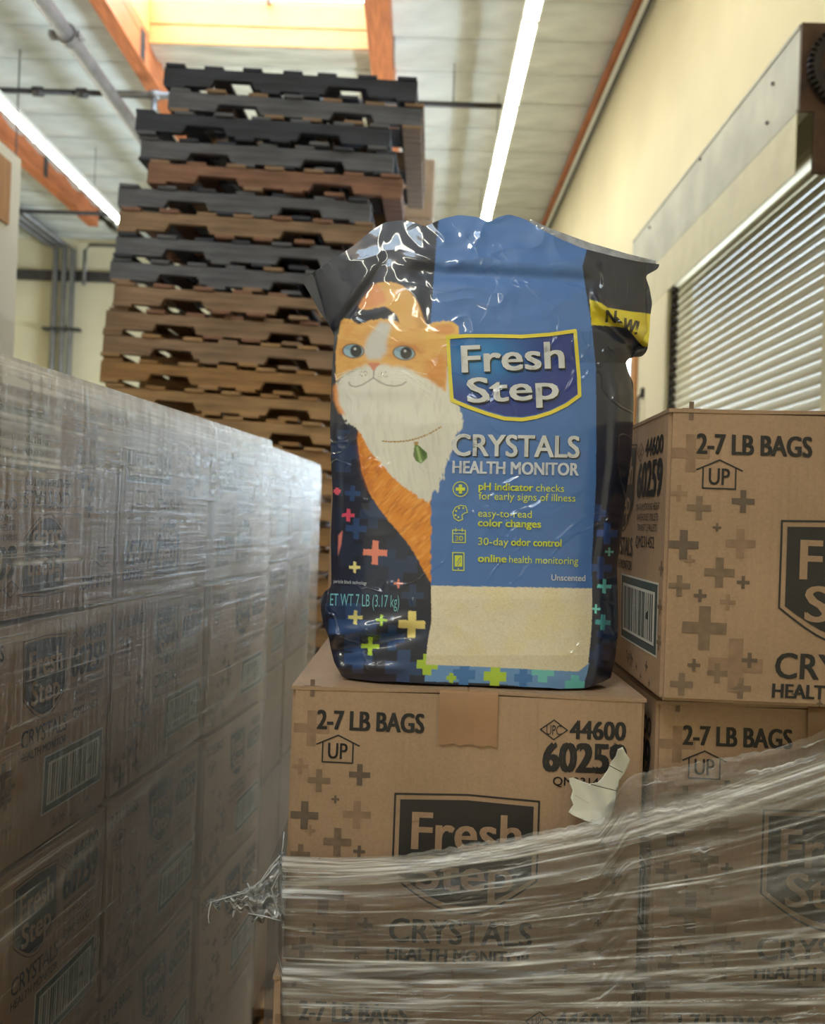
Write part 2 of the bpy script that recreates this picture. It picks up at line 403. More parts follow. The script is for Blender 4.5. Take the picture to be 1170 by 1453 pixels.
tube_obj('grey_pipe', [(-3.3, 0, 0), (-2.5, 0, 0)], .036, M_conduit, e); tube_obj('riser', [(-2.85, 0, 0), (-2.85, 0, -.42)], .03, M_conduit, e)
for x in (-3.6, -2.85, -4.05): tube_obj('fitting', [(x - .05, 0, 0), (x + .05, 0, 0)], .048, M_conduit if x > -3.5 else M_dark, e)
for x in (-4.25, .2): tube_obj('hanger_rod', [(x, 0, -.9 if x < -2 else 0), (x, 0, .5)], .007, M_dark, e, 6)
e = empty('rear_branch_pipe', (0, 11.9, 5.85)); tag(e, 'thin dark pipe crossing at the far left beyond the timber beam', 'pipe')
tube_obj('pipe', [(-8.5, 0, 0), (-3.9, 0, 0)], .03, M_dark, e)
e = empty('conduit_riser', (-6.25, YB - .12, 0)); tag(e, 'bundle of grey conduits running up the far wall at left', 'conduit')
for x in (-.15, 0, .14): tube_obj('conduit', [(x, -.06, 0), (x, -.06, 6.0), (x - .25, -.1, 6.15), (x - .25, -1.8, 6.15)], .05, M_conduit, e)
for z in (2.2, 4.6): box_obj('clamp', (-.32, -.13, z), (.32, -.0, z + .05), M_dark, e)
tube_obj('side_conduit', [(.35, -.06, 5.4), (.35, -.06, 6.0), (.42, -.06, 6.1), (1.5, -.06, 6.1)], .03, M_conduit, e)

# ------------------------------------------------------------------ roller shutter and hood
e = empty('roller_shutter', (XW + .08, 4.97, 0)); tag(e, 'cream corrugated roller shutter in the right wall', 'shutter')
PIT = .058; HX_ = 1.5
bm = bmesh.new(); pr = []
for k in range(9):
    t = k / 8; pr.append((-.013 * math.sin(math.pi * t) ** 1.0, t * PIT * .86))
pr.append((.004, PIT * .88)); pr.append((.004, PIT))
A = [bm.verts.new((x, -1.28, z)) for x, z in pr]; B = [bm.verts.new((x, 1.28, z)) for x, z in pr]
for k in range(len(pr) - 1): bm.faces.new((A[k], A[k + 1], B[k + 1], B[k]))
slat = bm_mesh('slat', bm, True); slat.materials.append(M_slat)
for i in range(58):
    o = bpy.data.objects.new('slat', slat); COL.objects.link(o); o.parent = e; o.location = (0, 0, .04 + i * PIT)
box_obj('bottom_bar', (-.03, -1.26, 0), (.02, 1.26, .045), M_dark, e)
for s in (-1, 1): box_obj('guide_rail', (-.05, s * 1.2 if s > 0 else -1.245, 0), (-.03, 1.245 if s > 0 else -1.2, 3.42), M_dark, e)
bm = bmesh.new()
for i in range(58): z = .05 + i * PIT; add_box(bm, (-.045, 1.155, z), (-.01, 1.20, z + .03))
g = link('end_lock', bm_mesh('el', bm), e, M_dark); g['kind'] = 'stuff'
box_obj('lintel_trim', (-.075, -1.2, DT - .03), (-.055, 1.2, DT - .001), M_cream, e)
box_obj('jamb_trim', (-.078, 1.2, 0), (-.052, 1.228, DT - .001), M_cream, e)
# latch on the wall
e = empty('shutter_latch', (XW - .02, 6.75, 2.55)); tag(e, 'small wire latch hanging on the cream wall beside the shutter', 'latch')
tube_obj('loop', [(0, 0, -.22), (-.02, -.03, -.1), (-.02, -.03, .1), (0, 0, .14), (-.02, .03, .1), (-.02, .03, -.1), (0, 0, -.22)], .006, M_dark, e, 6)
box_obj('plate', (0, -.03, .1), (.02, .03, .18), M_dark, e)
# wood framed doorway, reshaped into an added high window to place its film reflection
e = struct(empty('added_window_1', (XW, 8.8, 0)))
box_obj('window_post', (-.03, -1.85, 0), (-.002, -1.7, 3.3), M_post, e, .002); box_obj('window_post', (-.03, 1.7, 0), (-.002, 1.85, 3.3), M_post, e, .002); box_obj('window_head', (-.03, -1.7, 3.18), (-.002, 1.7, 3.3), M_post, e); box_obj('window_sill', (-.05, -1.7, 1.62), (-.002, 1.7, 1.72), M_post, e)
for y in (-.57, .57): box_obj('mullion', (.06, y - .02, 1.7), (.1, y + .02, 3.2), M_bar, e)

HX = 1.5; HT = 1.6 + 2.09; HB = 1.6 + 1.73
e = empty('shutter_hood', (HX, 3.40, HB)); tag(e, 'grey galvanised hood over the roller shutter', 'shutter hood')
bm = bmesh.new(); L = 6.05 - 3.40; D = XW - HX - .005; Hh = HT - HB
for lo, hi in (((0, 0, 0), (.004, L, Hh)), ((0, 0, Hh - .004), (D, L, Hh)), ((0, 0, 0), (.05, L, .004)), ((0, L - .004, 0), (D, L, Hh)), ((-.004, 0, Hh - .012), (.02, L, Hh + .003)), ((-.004, 0, -.004), (.02, L, .012))):
    add_box(bm, lo, hi)
link('cover_sheet', bm_mesh('c', bm), e, M_hood)
box_obj('lower_cover_sheet', (-.003, -.0, -.255), (.001, L + .14, -.005), M_cream, e)
bm = bmesh.new(); add_tube(bm, [(.03, .1, .18), (.03, 2.5, .18)], .006, 6)
for y, z in ((.25, .25), (.3, .1), (1.2, .33), (2.2, .3)): add_tube(bm, [(-.008, y, z), (.0, y, z)], .008, 8)
link('bolt', bm_mesh('c', bm), e, M_dark)
bp = box_obj('end_bracket', (0, -.02, -.005), (D, -.004, Hh), M_rust, e)
box_obj('bracket_foot', (.06, -.03, -.26), (D, -.004, -.005), M_rust, e, .003)
box_obj('bracket_step', (.09, -.025, -.07), (.12, -.004, -.005), M_rust, e)
bm = bmesh.new(); gc = Vector((.19, -.055, .17)); n = 44
def disc(bm, r0, r1, y0, y1, seg=44):
    V = []
    for rr, yy in ((r0, y0), (r1, y0), (r1, y1), (r0, y1)):
        V.append([bm.verts.new((gc.x + rr * math.cos(2 * math.pi * k / seg), yy, gc.z + rr * math.sin(2 * math.pi * k / seg))) for k in range(seg)])
    for a in range(4):
        A, B = V[a], V[(a + 1) % 4]
        for k in range(seg): bm.faces.new((A[k], A[(k + 1) % seg], B[(k + 1) % seg], B[k]))
disc(bm, .125, .155, -.06, -.03); disc(bm, .02, .05, -.075, -.025)
for k in range(n):
    a = 2 * math.pi * k / n; m4 = Matrix.Translation((gc.x + .163 * math.cos(a), -.045, gc.z + .163 * math.sin(a))) @ Matrix.Rotation(-a, 4, 'Y') @ Matrix.Diagonal((.022, .026, .011, 1))
    bmesh.ops.create_cube(bm, size=1, matrix=m4)
for k in range(4):
    a = 2 * math.pi * k / 4 + .3; m4 = Matrix.Translation((gc.x + .085 * math.cos(a), -.045, gc.z + .085 * math.sin(a))) @ Matrix.Rotation(-a, 4, 'Y') @ Matrix.Diagonal((.09, .016, .026, 1))
    bmesh.ops.create_cube(bm, size=1, matrix=m4)
link('sprocket', bm_mesh('g', bm), e, M_gear)
# hand chain
e = empty('hand_chain', (HX + .145, 3.31, 0)); tag(e, 'dark hand chain hanging in front of the shutter', 'chain')
bm = bmesh.new(); z = HB - .02; k = 0
tor = []
while z > 1.0:
    a = 12; ring = []
    for j in range(a):
        t = 2 * math.pi * j / a; x = .010 * math.cos(t); zz = .024 * math.sin(t)
        c = Vector((x, 0, zz)); nrm = Vector((math.cos(t), 0, math.sin(t)))
        q = [c + (nrm * math.cos(s) + Vector((0, 1, 0)) * math.sin(s)) * .0034 for s in (0, math.pi / 2, math.pi, 3 * math.pi / 2)]
        if k % 2: q = [Vector((v.y, v.x, v.z)) for v in q]
        ring.append([bm.verts.new(v + Vector((.004 * math.sin(z * 9), 0, z))) for v in q])
    for j in range(a):
        A, B = ring[j], ring[(j + 1) % a]
        for s in range(4): bm.faces.new((A[s], A[(s + 1) % 4], B[(s + 1) % 4], B[s]))
    z -= .040; k += 1
g = link('chain_link', bm_mesh('ch', bm, True), e, M_gear); g['kind'] = 'stuff'

# ------------------------------------------------------------------ flat lettering helper
_tc = {}
def text2d(s, off=0.0, res=3):
    key = (s, off, res)
    if key in _tc: return _tc[key]
    c = bpy.data.curves.new('t', 'FONT'); c.body = s; c.size = 1; c.resolution_u = res; c.offset = off
    o = bpy.data.objects.new('t', c); COL.objects.link(o)
    bpy.context.view_layer.update()
    me = bpy.data.meshes.new_from_object(o.evaluated_get(bpy.context.evaluated_depsgraph_get()))
    V = np.array([v.co[:2] for v in me.vertices]); Fs = [tuple(p.vertices) for p in me.polygons]
    bpy.data.objects.remove(o); bpy.data.curves.remove(c); bpy.data.meshes.remove(me)
    _tc[key] = (V, Fs); return V, Fs
class Flat:
    """flat print: y grows downward, items carry a material index and a layer"""
    def __init__(s): s.items = []
    def add(s, V, Fs, m, layer): s.items.append((np.asarray(V, float), Fs, m, layer))
    def poly(s, pts, m, layer=0):
        t = tessellate_polygon([[Vector((p[0], p[1], 0)) for p in pts]])
        s.add(pts, [tuple(f) for f in t], m, layer)
    def rect(s, x0, y0, x1, y1, m, layer=0): s.poly([(x0, y0), (x1, y0), (x1, y1), (x0, y1)], m, layer)
    def cross(s, cx, cy, r, m, layer=0, w=.30, rot=0):
        a = r * w; P = [(-a, -r), (a, -r), (a, -a), (r, -a), (r, a), (a, a), (a, r), (-a, r), (-a, a), (-r, a), (-r, -a), (-a, -a)]
        c, sn = math.cos(rot), math.sin(rot)
        s.poly([(cx + x * c - y * sn, cy + x * sn + y * c) for x, y in P], m, layer)
    def line(s, pts, wd, m, layer=0, close=False):
        n = len(pts)
        for i in range(n if close else n - 1):
            a = Vector(pts[i][:2] + (0,)) if isinstance(pts[i], tuple) else Vector((*pts[i], 0)); b = Vector((*pts[(i + 1) % n], 0))
            d = (b - a).normalized(); nn = Vector((-d.y, d.x, 0)) * wd / 2; e = d * wd * .3
            s.poly([tuple((a - e + nn)[:2]), tuple((b + e + nn)[:2]), tuple((b + e - nn)[:2]), tuple((a - e - nn)[:2])], m, layer)
    def text(s, t, x0, ytop, x1, ybase, m, layer=0, off=0.0, rot=0, capref='H', res=3, bend=None):
        V, Fs = text2d(t, 0, res); c, _ = text2d(capref, 0, res)
        cap = c[:, 1].max(); mn = V[:, 0].min(); wd = V[:, 0].max() - mn
        X = (V[:, 0] - mn) / wd * (x1 - x0); Yv = -V[:, 1] / cap * (ybase - ytop)
        if bend: Yv = Yv + bend(X / (x1 - x0))
        cr, sr = math.cos(rot), math.sin(rot)
        st = [(0, 0)] if off <= .001 else [(-1, -.4), (1, -.4), (-1, .4), (1, .4)]
        bo = off * 1.0 * (ybase - ytop)
        for a, b in st: s.add(np.stack([x0 + X * cr - Yv * sr + a * bo, ybase + X * sr + Yv * cr + b * bo], -1), Fs, m, layer)
    def mesh(s, name, fn, mats, cut=None, offs=.0004, dl=.00015):
        bm = bmesh.new(); 
        for V, Fs, m, layer in s.items:
            b2 = bmesh.new(); vs = [b2.verts.new((v[0], v[1], 0)) for v in V]
            for f in Fs:
                try: b2.faces.new([vs[i] for i in f])
                except ValueError: pass
            if cut:
                for ax in (0, 1):
                    lo, hi = V[:, ax].min(), V[:, ax].max()
                    k = math.floor(lo / cut) * cut + cut
                    while k < hi:
                        co = [0, 0, 0]; co[ax] = k; no = [0, 0, 0]; no[ax] = 1
                        bmesh.ops.bisect_plane(b2, geom=b2.verts[:] + b2.edges[:] + b2.faces[:], plane_co=co, plane_no=no, dist=1e-7); k += cut
            b2.verts.ensure_lookup_table()
            A = np.array([v.co[:2] for v in b2.verts]); 
            P = fn(A[:, 0], A[:, 1], offs + dl * layer)
            nv = [bm.verts.new(p) for p in P]; b2.verts.index_update()
            for f in b2.faces:
                try: g = bm.faces.new([nv[v.index] for v in f.verts]); g.material_index = m
                except ValueError: pass
            b2.free()
        me = bm_mesh(name, bm)
        for x in mats: me.materials.append(x)
        return me

# ------------------------------------------------------------------ cartons
CW, CD, CH = .398, .378, .32       # width, depth, height
def warp(P):
    P = np.asarray(P, float).copy()
    n = P / np.array([CW / 2, CD / 2, CH / 2]); n = np.clip(n, -1, 1)
    q = 1 - n ** 2
    P[:, 0] += n[:, 0] * .0045 * q[:, 1] * q[:, 2]; P[:, 1] += n[:, 1] * .0045 * q[:, 0] * q[:, 2]
    return P
def carton_body():
    bm = bmesh.new(); bmesh.ops.create_cube(bm, size=1); bmesh.ops.subdivide_edges(bm, edges=bm.edges[:], cuts=7, use_grid_fill=True)
    for v in bm.verts: v.co = Vector((v.co.x * CW, v.co.y * CD, v.co.z * (CH - .008)))
    vs = list(bm.verts); P = warp([v.co[:] for v in vs])
    for v, p in zip(vs, P): v.co = p
    eds = [e for e in bm.edges if e.is_manifold and abs(e.calc_face_angle(0)) > 1.2]
    bmesh.ops.bevel(bm, geom=eds, offset=.0035, segments=2, affect='EDGES')
    return bm_mesh('carton_body', bm, False)
CB = carton_body(); CB.materials.append(M_card)
def flap_mesh(sgn):
    bm = bmesh.new(); nx, ny = 6, 8; th = .004
    x0, x1 = (.0012, CW / 2 + .001)
    for t in (0, 1):
        pass
    T = [[None] * (ny + 1) for _ in range(nx + 1)]; B = [[None] * (ny + 1) for _ in range(nx + 1)]
    for i in range(nx + 1):
        for j in range(ny + 1):
            x = x0 + (x1 - x0) * i / nx; y = -CD / 2 - .001 + (CD + .002) * j / ny
            z = .0035 * (1 - i / nx) ** 2 * (abs(2 * j / ny - 1) ** 2)
            T[i][j] = bm.verts.new((sgn * x, y, th + z)); B[i][j] = bm.verts.new((sgn * x, y, z))
    for i in range(nx):
        for j in range(ny):
            bm.faces.new((T[i][j], T[i + 1][j], T[i + 1][j + 1], T[i][j + 1])); bm.faces.new((B[i][j], B[i][j + 1], B[i + 1][j + 1], B[i + 1][j]))
    for i in range(nx):
        for j in (0, ny): bm.faces.new((T[i][j], B[i][j], B[i + 1][j], T[i + 1][j]))
    for j in range(ny):
        for i in (0, nx): bm.faces.new((T[i][j], T[i][j + 1], B[i][j + 1], B[i][j]))
    bmesh.ops.recalc_face_normals(bm, faces=bm.faces[:])
    me = bm_mesh('flap', bm); me.materials.append(M_card); return me
FL = [flap_mesh(1), flap_mesh(-1)]
def tape_mesh():
    bm = bmesh.new()
    pts = [(-CD / 2 - .0052, CH / 2 - .062), (-CD / 2 - .0042, CH / 2 - .03), (-CD / 2 - .0034, CH / 2 - .006), (-CD / 2 - .001, CH / 2 - .0028), (-CD / 4, CH / 2 - .0030), (0, CH / 2 - .0030), (CD / 4, CH / 2 - .0030), (CD / 2 + .001, CH / 2 - .0028), (CD / 2 + .0034, CH / 2 - .006), (CD / 2 + .0050, CH / 2 - .062)]
    n = 9; G = []
    for y, z in pts:
        G.append([bm.verts.new((-.033 + .066 * i / (n - 1), y, z + (random.uniform(-.003, .003) if (y, z) in (pts[0], pts[-1]) else 0))) for i in range(n)])
    for A, B in zip(G, G[1:]):
        for i in range(n - 1): bm.faces.new((A[i], A[i + 1], B[i + 1], B[i]))
    bmesh.ops.recalc_face_normals(bm, faces=bm.faces[:])
    me = bm_mesh('tape', bm, True); me.materials.append(M_tape); return me
TP = tape_mesh()
INKS = [M_ink, M_ink1, M_ink2, M_ink3, M_cardcut, M_white, M_inkg]
def shield(f, x0, y0, x1, y1, layer=1, scale_text=True):
    w = x1 - x0; h = y1 - y0
    def sh(i):
        a = [(x0 + i, y0 + i + h * .0), (x0 + w * .5, y0 + i - h * .015), (x1 - i, y0 + i + h * .02), (x1 - i * 1.0, y0 + h * .70 - i * .3)]
        for k in range(1, 12):
            t = k / 12; a.append((x1 - i - (w - 2 * i) * t, y0 + h * .70 + (h * .30 - i) * math.sin(math.pi * t) - i * .3))
        a.append((x0 + i, y0 + h * .70 - i * .3)); return a
    f.line(sh(0), w * .013, 0, layer, True)
    f.poly(sh(w * .037), 0, layer)
    f.text('Fresh', x0 + w * .13, y0 + h * .15, x0 + w * .88, y0 + h * .46, 4, layer + 1, .03)
    f.text('Step', x0 + w * .17, y0 + h * .52, x0 + w * .83, y0 + h * .80, 4, layer + 1, .03)
def front_print():
    f = Flat(); W, H = CW, CH
    T = lambda s, a0, b0, a1, b1, off=.012, m=0: f.text(s, a0 * W, b0 * H, a1 * W, b1 * H, m, 2, off)
    T('2-7 LB BAGS', .075, .095, .375, .160, .045)
    f.line([(x * W, y * H) for x, y in ((.092, .205), (.092, .275), (.178, .275), (.178, .205))], .0016, 0, 2)
    f.line([(x * W, y * H) for x, y in ((.075, .214), (.135, .180), (.195, .214))], .0016, 0, 2)
    T('UP', .108, .208, .162, .262, .02)
    f.line([(x * W, y * H) for x, y in ((.705, .132), (.743, .098), (.781, .132), (.743, .166))], .0013, 0, 2, True)
    T('UPC', .722, .116, .764, .150, .0)
    T('44600', .79, .098, .945, .160, .05)
    T('60259', .718, .178, .947, .275, .065)
    T('QM231452', .745, .295, .91, .325, .01)
    shield(f, .302 * W, .375 * H, .708 * W, .785 * H, 1)
    T('CRYSTALS', .300, .812, .700, .895, .03)
    T('HEALTH MONITOR', .295, .915, .700, .960, .05)
    # printed crosses measured on the right-hand carton
    cr = [(1004, 581, 13, 1), (978, 641, 27, 2), (974, 699, 12, 2), (1005, 720, 17, 1), (1067, 711, 16, 3), (1028, 748, 6, 3), (967, 772, 21, 3), (1059, 771, 21, 2),
          (987, 795, 8, 2), (1027, 812, 21, 1), (1059, 826, 9, 3), (970, 831, 15, 1), (998, 845, 9, 3), (1036, 854, 11, 2), (1001, 891, 31, 1), (983, 944, 9, 3),
          (1061, 937, 11, 3), (1041, 944, 38, 2), (1015, 955, 14, 1), (1123, 985, 6, 3)]
    for i, (x, y, r, m) in enumerate(cr):
        a = max((x - (975 - (y - 570) * .1)) / 532 * W, r / 532 * W + .003); b = min((y - 572 - .04 * (x - 975)) / 430 * H, H - r / 430 * H - .004)
        f.cross(a, b, r / 532 * W, m, 0 if m == 2 else 1, .26)
        if i % 3 == 0: f.cross(W - a * .8 - .015, min(b + .17 * H, H * .9), r / 532 * W * .6, m, 0 if m == 2 else 1, .26)
    for a, b, r, m in ((.055, .93, .03, 1), (.21, .935, .028, 1), (.42, .975, .008, 3), (.60, .975, .008, 1), (.76, .90, .012, 3), (.80, .97, .014, 1)): f.cross(a * W, min(b * H, H - r * W), r * W, m, 0, .27)
    return f
def side_print():
    f = Flat(); W, H = CD, CH
    T = lambda s, a0, b0, a1, b1, off=.012, m=0: f.text(s, a0 * W, b0 * H, a1 * W, b1 * H, m, 2, off)
    T('2-7 LB BAGS', .03, .085, .27, .145, .03)
    f.line([(x * W, y * H) for x, y in ((.06, .205), (.06, .275), (.15, .275), (.15, .205))], .0016, 0, 2)
    f.line([(x * W, y * H) for x, y in ((.04, .214), (.105, .180), (.17, .214))], .0016, 0, 2)
    T('UP', .078, .208, .134, .262, .02)
    f.line([(x * W, y * H) for x, y in ((.665, .132), (.705, .098), (.745, .132), (.705, .166))], .0013, 0, 2, True)
    T('UPC', .685, .120, .725, .145, .0)
    T('44600', .76, .092, .95, .155, .04)
    T('60259', .69, .175, .95, .30, .05)
    for k, s in enumerate(('MAXIMUM STACKING HEIGHT', 'WAREHOUSE 3 PALLETS', 'TRANSIT 2 PALLETS')): T(s, .69 + .01 * k, .325 + k * .038, .94 - .01 * k, .350 + k * .038, .0)
    T('QM231452', .70, .445, .90, .485, .01)
    shield(f, .38 * W, .09 * H, .65 * W, .43 * H, 1)
    T('CRYSTALS', .375, .455, .66, .525, .018); T('HEALTH MONITOR', .375, .545, .66, .58, .02)
    f.rect(.52 * W, .60 * H, .955 * W, .855 * H, 5, 0); f.rect(.527 * W, .607 * H, .948 * W, .848 * H, 6, 1); f.rect(.55 * W, .635 * H, .925 * W, .82 * H, 5, 2)
    x = .56; rr = random.Random(3)
    while x < .91:
        wd = rr.choice((.004, .007, .011)); f.rect(x * W, .645 * H, (x + wd) * W, .81 * H, 6, 3); x += wd + rr.choice((.004, .008, .010))
    for i in range(26):
        a, b, r = rr.uniform(.03, .33), rr.uniform(.36, .93), rr.choice((.012, .02, .03, .045)); m = rr.choice((1, 2, 3))
        f.cross(max(a, r + .005) * W, b * H if b * H + r * W < H else H - r * W, r * W, m, 0, .26)
    for i in range(10):
        a, b, r = rr.uniform(.5, .97), rr.uniform(.89, .96), rr.choice((.010, .016)); f.cross(min(a, .98 - r) * W, b * H, r * W, rr.choice((1, 3)), 0, .26)
    for b in (.55, .68, .8): f.cross(.972 * W, b * H, .022 * W, 1, 0, .26)
    return f
def on_front(x, y, o): P = warp(np.stack([x - CW / 2, np.full_like(x, -CD / 2), CH / 2 - y], -1)); P[:, 1] -= o; return P
def on_back(x, y, o): P = warp(np.stack([CW / 2 - x, np.full_like(x, CD / 2), CH / 2 - y], -1)); P[:, 1] += o; return P
def on_left(x, y, o): P = warp(np.stack([np.full_like(x, -CW / 2), CD / 2 - x, CH / 2 - y], -1)); P[:, 0] -= o; return P
def on_right(x, y, o): P = warp(np.stack([np.full_like(x, CW / 2), x - CD / 2, CH / 2 - y], -1)); P[:, 0] += o; return P
fp = front_print(); sp = side_print()
PF = fp.mesh('front_print', on_front, INKS, cut=.05); PL = sp.mesh('side_print', on_left, INKS, cut=.05); PR = sp.mesh('side_print', on_right, INKS, cut=.05)
def carton(loc, rz, label, group, faces='FL', flip=False, tape=True):
    e = empty('carton', loc, 0); tag(e, label, 'carton', group)
    e.rotation_euler = (math.pi if flip else 0, 0, rz)
    if flip: e.location.z += CH
    zc = CH / 2
    def p(name, me, z=0):
        o = bpy.data.objects.new(name, me); COL.objects.link(o); o.parent = e; o.location = (0, 0, z); return o
    p('carton_body', CB, zc)
    for m in FL: p('flap', m, CH - .0080)
    if tape: p('packing_tape', TP, zc + .0006)
    if 'F' in faces: p('front_print', PF, zc)
    if 'L' in faces: p('side_print', PL, zc)
    if 'R' in faces: p('side_print', PR, zc)
    return e

def pallet_meshes():
    bm = bmesh.new()   # notched stringer, length 1.22 along x
    prof = [(-.61, 0), (-.385, 0), (-.365, .038), (-.185, .038), (-.165, 0), (.165, 0), (.185, .038), (.365, .038), (.385, 0), (.61, 0), (.61, .085), (-.61, .085)]
    A = [bm.verts.new((x, -.019, z)) for x, z in prof]; B = [bm.verts.new((x, .019, z)) for x, z in prof]
    bm.faces.new(A); bm.faces.new(B[::-1])
    for k in range(len(prof)): bm.faces.new((A[k], B[k], B[(k + 1) % len(prof)], A[(k + 1) % len(prof)]))
    bmesh.ops.recalc_face_normals(bm, faces=bm.faces[:])
    st = bm_mesh('stringer', bm)
    bm = bmesh.new(); add_box(bm, (-.046, -.508, 0), (.046, .508, .0165), .0015); bd = bm_mesh('deck_board', bm)
    out = []
    for m in M_woods:
        a = st.copy(); a.materials.append(m); b = bd.copy(); b.materials.append(m); out.append((a, b))
    return out
PM = pallet_meshes()
def pallet(loc, rz, label, group, tilt=0, tone=(0, 1, 2), seed=0, zs=1.0):
    rr = random.Random(seed)
    e = empty('pallet', loc); tag(e, label, 'pallet', group); e.rotation_euler = (0, tilt, rz); e.scale = (1, 1, zs)
    base = rr.choice(tone)
    for y in (-.485, 0, .485):
        o = bpy.data.objects.new('stringer', PM[base if y < 0 else rr.choice(tone)][0]); COL.objects.link(o); o.parent = e; o.location = (0, y, .0168)
    for k in range(7):
        x = -.56 + k * 1.12 / 6 + rr.uniform(-.012, .012)
        o = bpy.data.objects.new('deck_board', PM[rr.choice(tone)][1]); COL.objects.link(o); o.parent = e; o.location = (x, rr.uniform(-.012, .006), .102)
    for x in (-.56, -.09, .09, .56, 0.28):
        o = bpy.data.objects.new('base_board', PM[rr.choice(tone)][1]); COL.objects.link(o); o.parent = e; o.location = (x + rr.uniform(-.01, .01), rr.uniform(-.01, .006), 0)
    return e
PH = .1187

# tall pallet stack (measured left ends, from the top)
rows = [(233, 103), (237, 150), (193, 185), (200, 215), (212, 243), (168, 278), (172, 312), (166, 347), (157, 388), (163, 428), (147, 465), (145, 503), (143, 540), (148, 575), (150, 612), (152, 648)]
YS = 3.9
top = unp(rows[0][0], rows[0][1], YS)
nst = int(round((top.z - .06 - .02) / (PH + .001))) + 1
zt = top.z - .06
ordn = ['topmost', 'second', 'third', 'fourth', 'fifth', 'sixth', 'seventh', 'eighth', 'ninth', 'tenth', 'eleventh', 'twelfth', 'thirteenth', 'fourteenth', 'fifteenth', 'sixteenth']
tones = [(1,), (2, 0), (1, 0), (0, 1), (4, 2), (0, 1), (4, 2), (0, 1), (0, 2), (2, 4), (4, 4, 2), (3, 2), (5, 3), (3, 5), (5, 3), (3, 5)]
look = ['near-black', 'grey-brown', 'charcoal', 'dark grey', 'reddish brown', 'dark grey', 'reddish', 'grey', 'weathered grey', 'brown', 'stamped reddish', 'tan', 'warm brown', 'light brown', 'warm brown', 'light brown']
zc = 0; xp = None; tp = 0
for i in range(nst):
    k = nst - 1 - i
    fr = i / nst
    if k < len(rows):
        p = unp(rows[k][0], rows[k][1], YS); x = p.x + .61; lab = '%s wooden pallet, %s from the top of the tall leaning stack' % (look[k], ordn[k]) if k else 'near-black wooden pallet, topmost of the tall leaning stack'
        tn = tones[k]
    else:
        x = unp(152, 648, YS).x + .61 + random.uniform(-.03, .03); lab = 'wooden pallet low in the tall stack, hidden behind the wrapped cartons'; tn = (3, 5, 2)
    tl = R(2.6) * min(1, fr * 1.6)
    if xp is not None: zc = zc + PH / math.cos(tl) - (x - xp) * math.tan(tl) + .64 * (tl - tp) + .0004
    xp = x; tp = tl
    pallet((x, YS + .505 + random.uniform(-.02, .02), zc), R(random.uniform(-2.5, -.5)), lab, 'pallets in the tall leaning stack', tl, tn, 100 + i)

# wrapped tan load behind the pallet stack
def load(z0, x1, lab, n):
    e = empty('wrapped_load', (x1 - .6, 6.2, z0)); tag(e, lab, 'wrapped load', 'wrapped loads behind the pallet stack')
    box_obj('skid', (-.6, -.5, 0), (.6, .5, .1), M_woods[3], e)
    for r in range(3):
        for c in range(2):
            box_obj('stacked_carton', (-.6 + c * .6 + .004, -.5, .1 + r * .42), (c * .6 - .004, .5, .1 + (r + 1) * .42 - .008), M_cardcut, e, .006)
    u = np.linspace(0, 1, 24)[None].repeat(16, 0); v = np.linspace(0, 1, 16)[:, None].repeat(24, 1)
    P = np.stack([-.61 + 1.22 * u, -.512 - .006 * fbm(u * 5, v * 9, 3, n), .02 + 1.33 * v], -1)
    link('film_wrap', grid_mesh('fw', P, np.stack([u * 1.2, v * 1.3], -1), np.full(u.shape, .12)), e, M_filmL)
    P2 = np.stack([.612 + 0 * u, -.512 + 1.02 * u, .02 + 1.33 * v], -1)
    link('film_wrap', grid_mesh('fw', P2, np.stack([u * 1.2, v * 1.3], -1), np.full(u.shape, .12)), e, M_filmL)
for k in range(3):
    load(k * 1.37, (0.02, -.02, .03)[k], ['wrapped tan carton load at the foot of the column behind the pallets', 'wrapped tan carton load, middle one behind the pallet stack', 'wrapped tan carton load, highest one behind the pallet stack'][k], k)

# ------------------------------------------------------------------ right-hand carton stack
LT = 1.6 - .19                 # top of the fourth layer
def fr_x(px, py, Y): return unp(px, py, Y).x
YFc = .928
xa = fr_x(413, 1010, YFc) + CW / 2
XA = xa; XB = XA + CW + .011
pb = LT - 4 * CH
g = 'cartons on the near right pallet'
names = {(0, 4): 'brown carton carrying the cat litter bag, torn paper stuck on it', (1, 4): 'brown carton right of the one under the bag, half under film',
         (0, 3): 'carton below the one carrying the bag, seen at the bottom edge', (1, 3): 'film-covered carton at the bottom right corner'}
for L in (1, 2, 3, 4):
    for c in (0, 1):
        dx = {(0, 3): -.007, (0, 2): -.01}.get((c, L), 0); dy = {(0, 3): -.012, (1, 3): -.006, (1, 4): -.008}.get((c, L), 0)
        lab = names.get((c, L), 'carton in the %s layer of the near pallet, %s column' % (['lowest', 'second', 'third', 'top'][L - 1], ['left', 'right'][c]))
        carton((XA + c * (CW + .011) + dx, YFc + CD / 2 + .004 + dy, LT - (5 - L) * CH), R(-.0), lab, g, 'FL' if L > 2 else 'F', tape=True)
        carton((XA + c * (CW + .011), YFc + CD * 1.5 + .022, LT - (5 - L) * CH), 0, 'carton in the back row of the near pallet, %s layer, %s column' % (['lowest', 'second', 'third', 'fourth'][L - 1], ['left', 'right'][c]), g, '', tape=False)
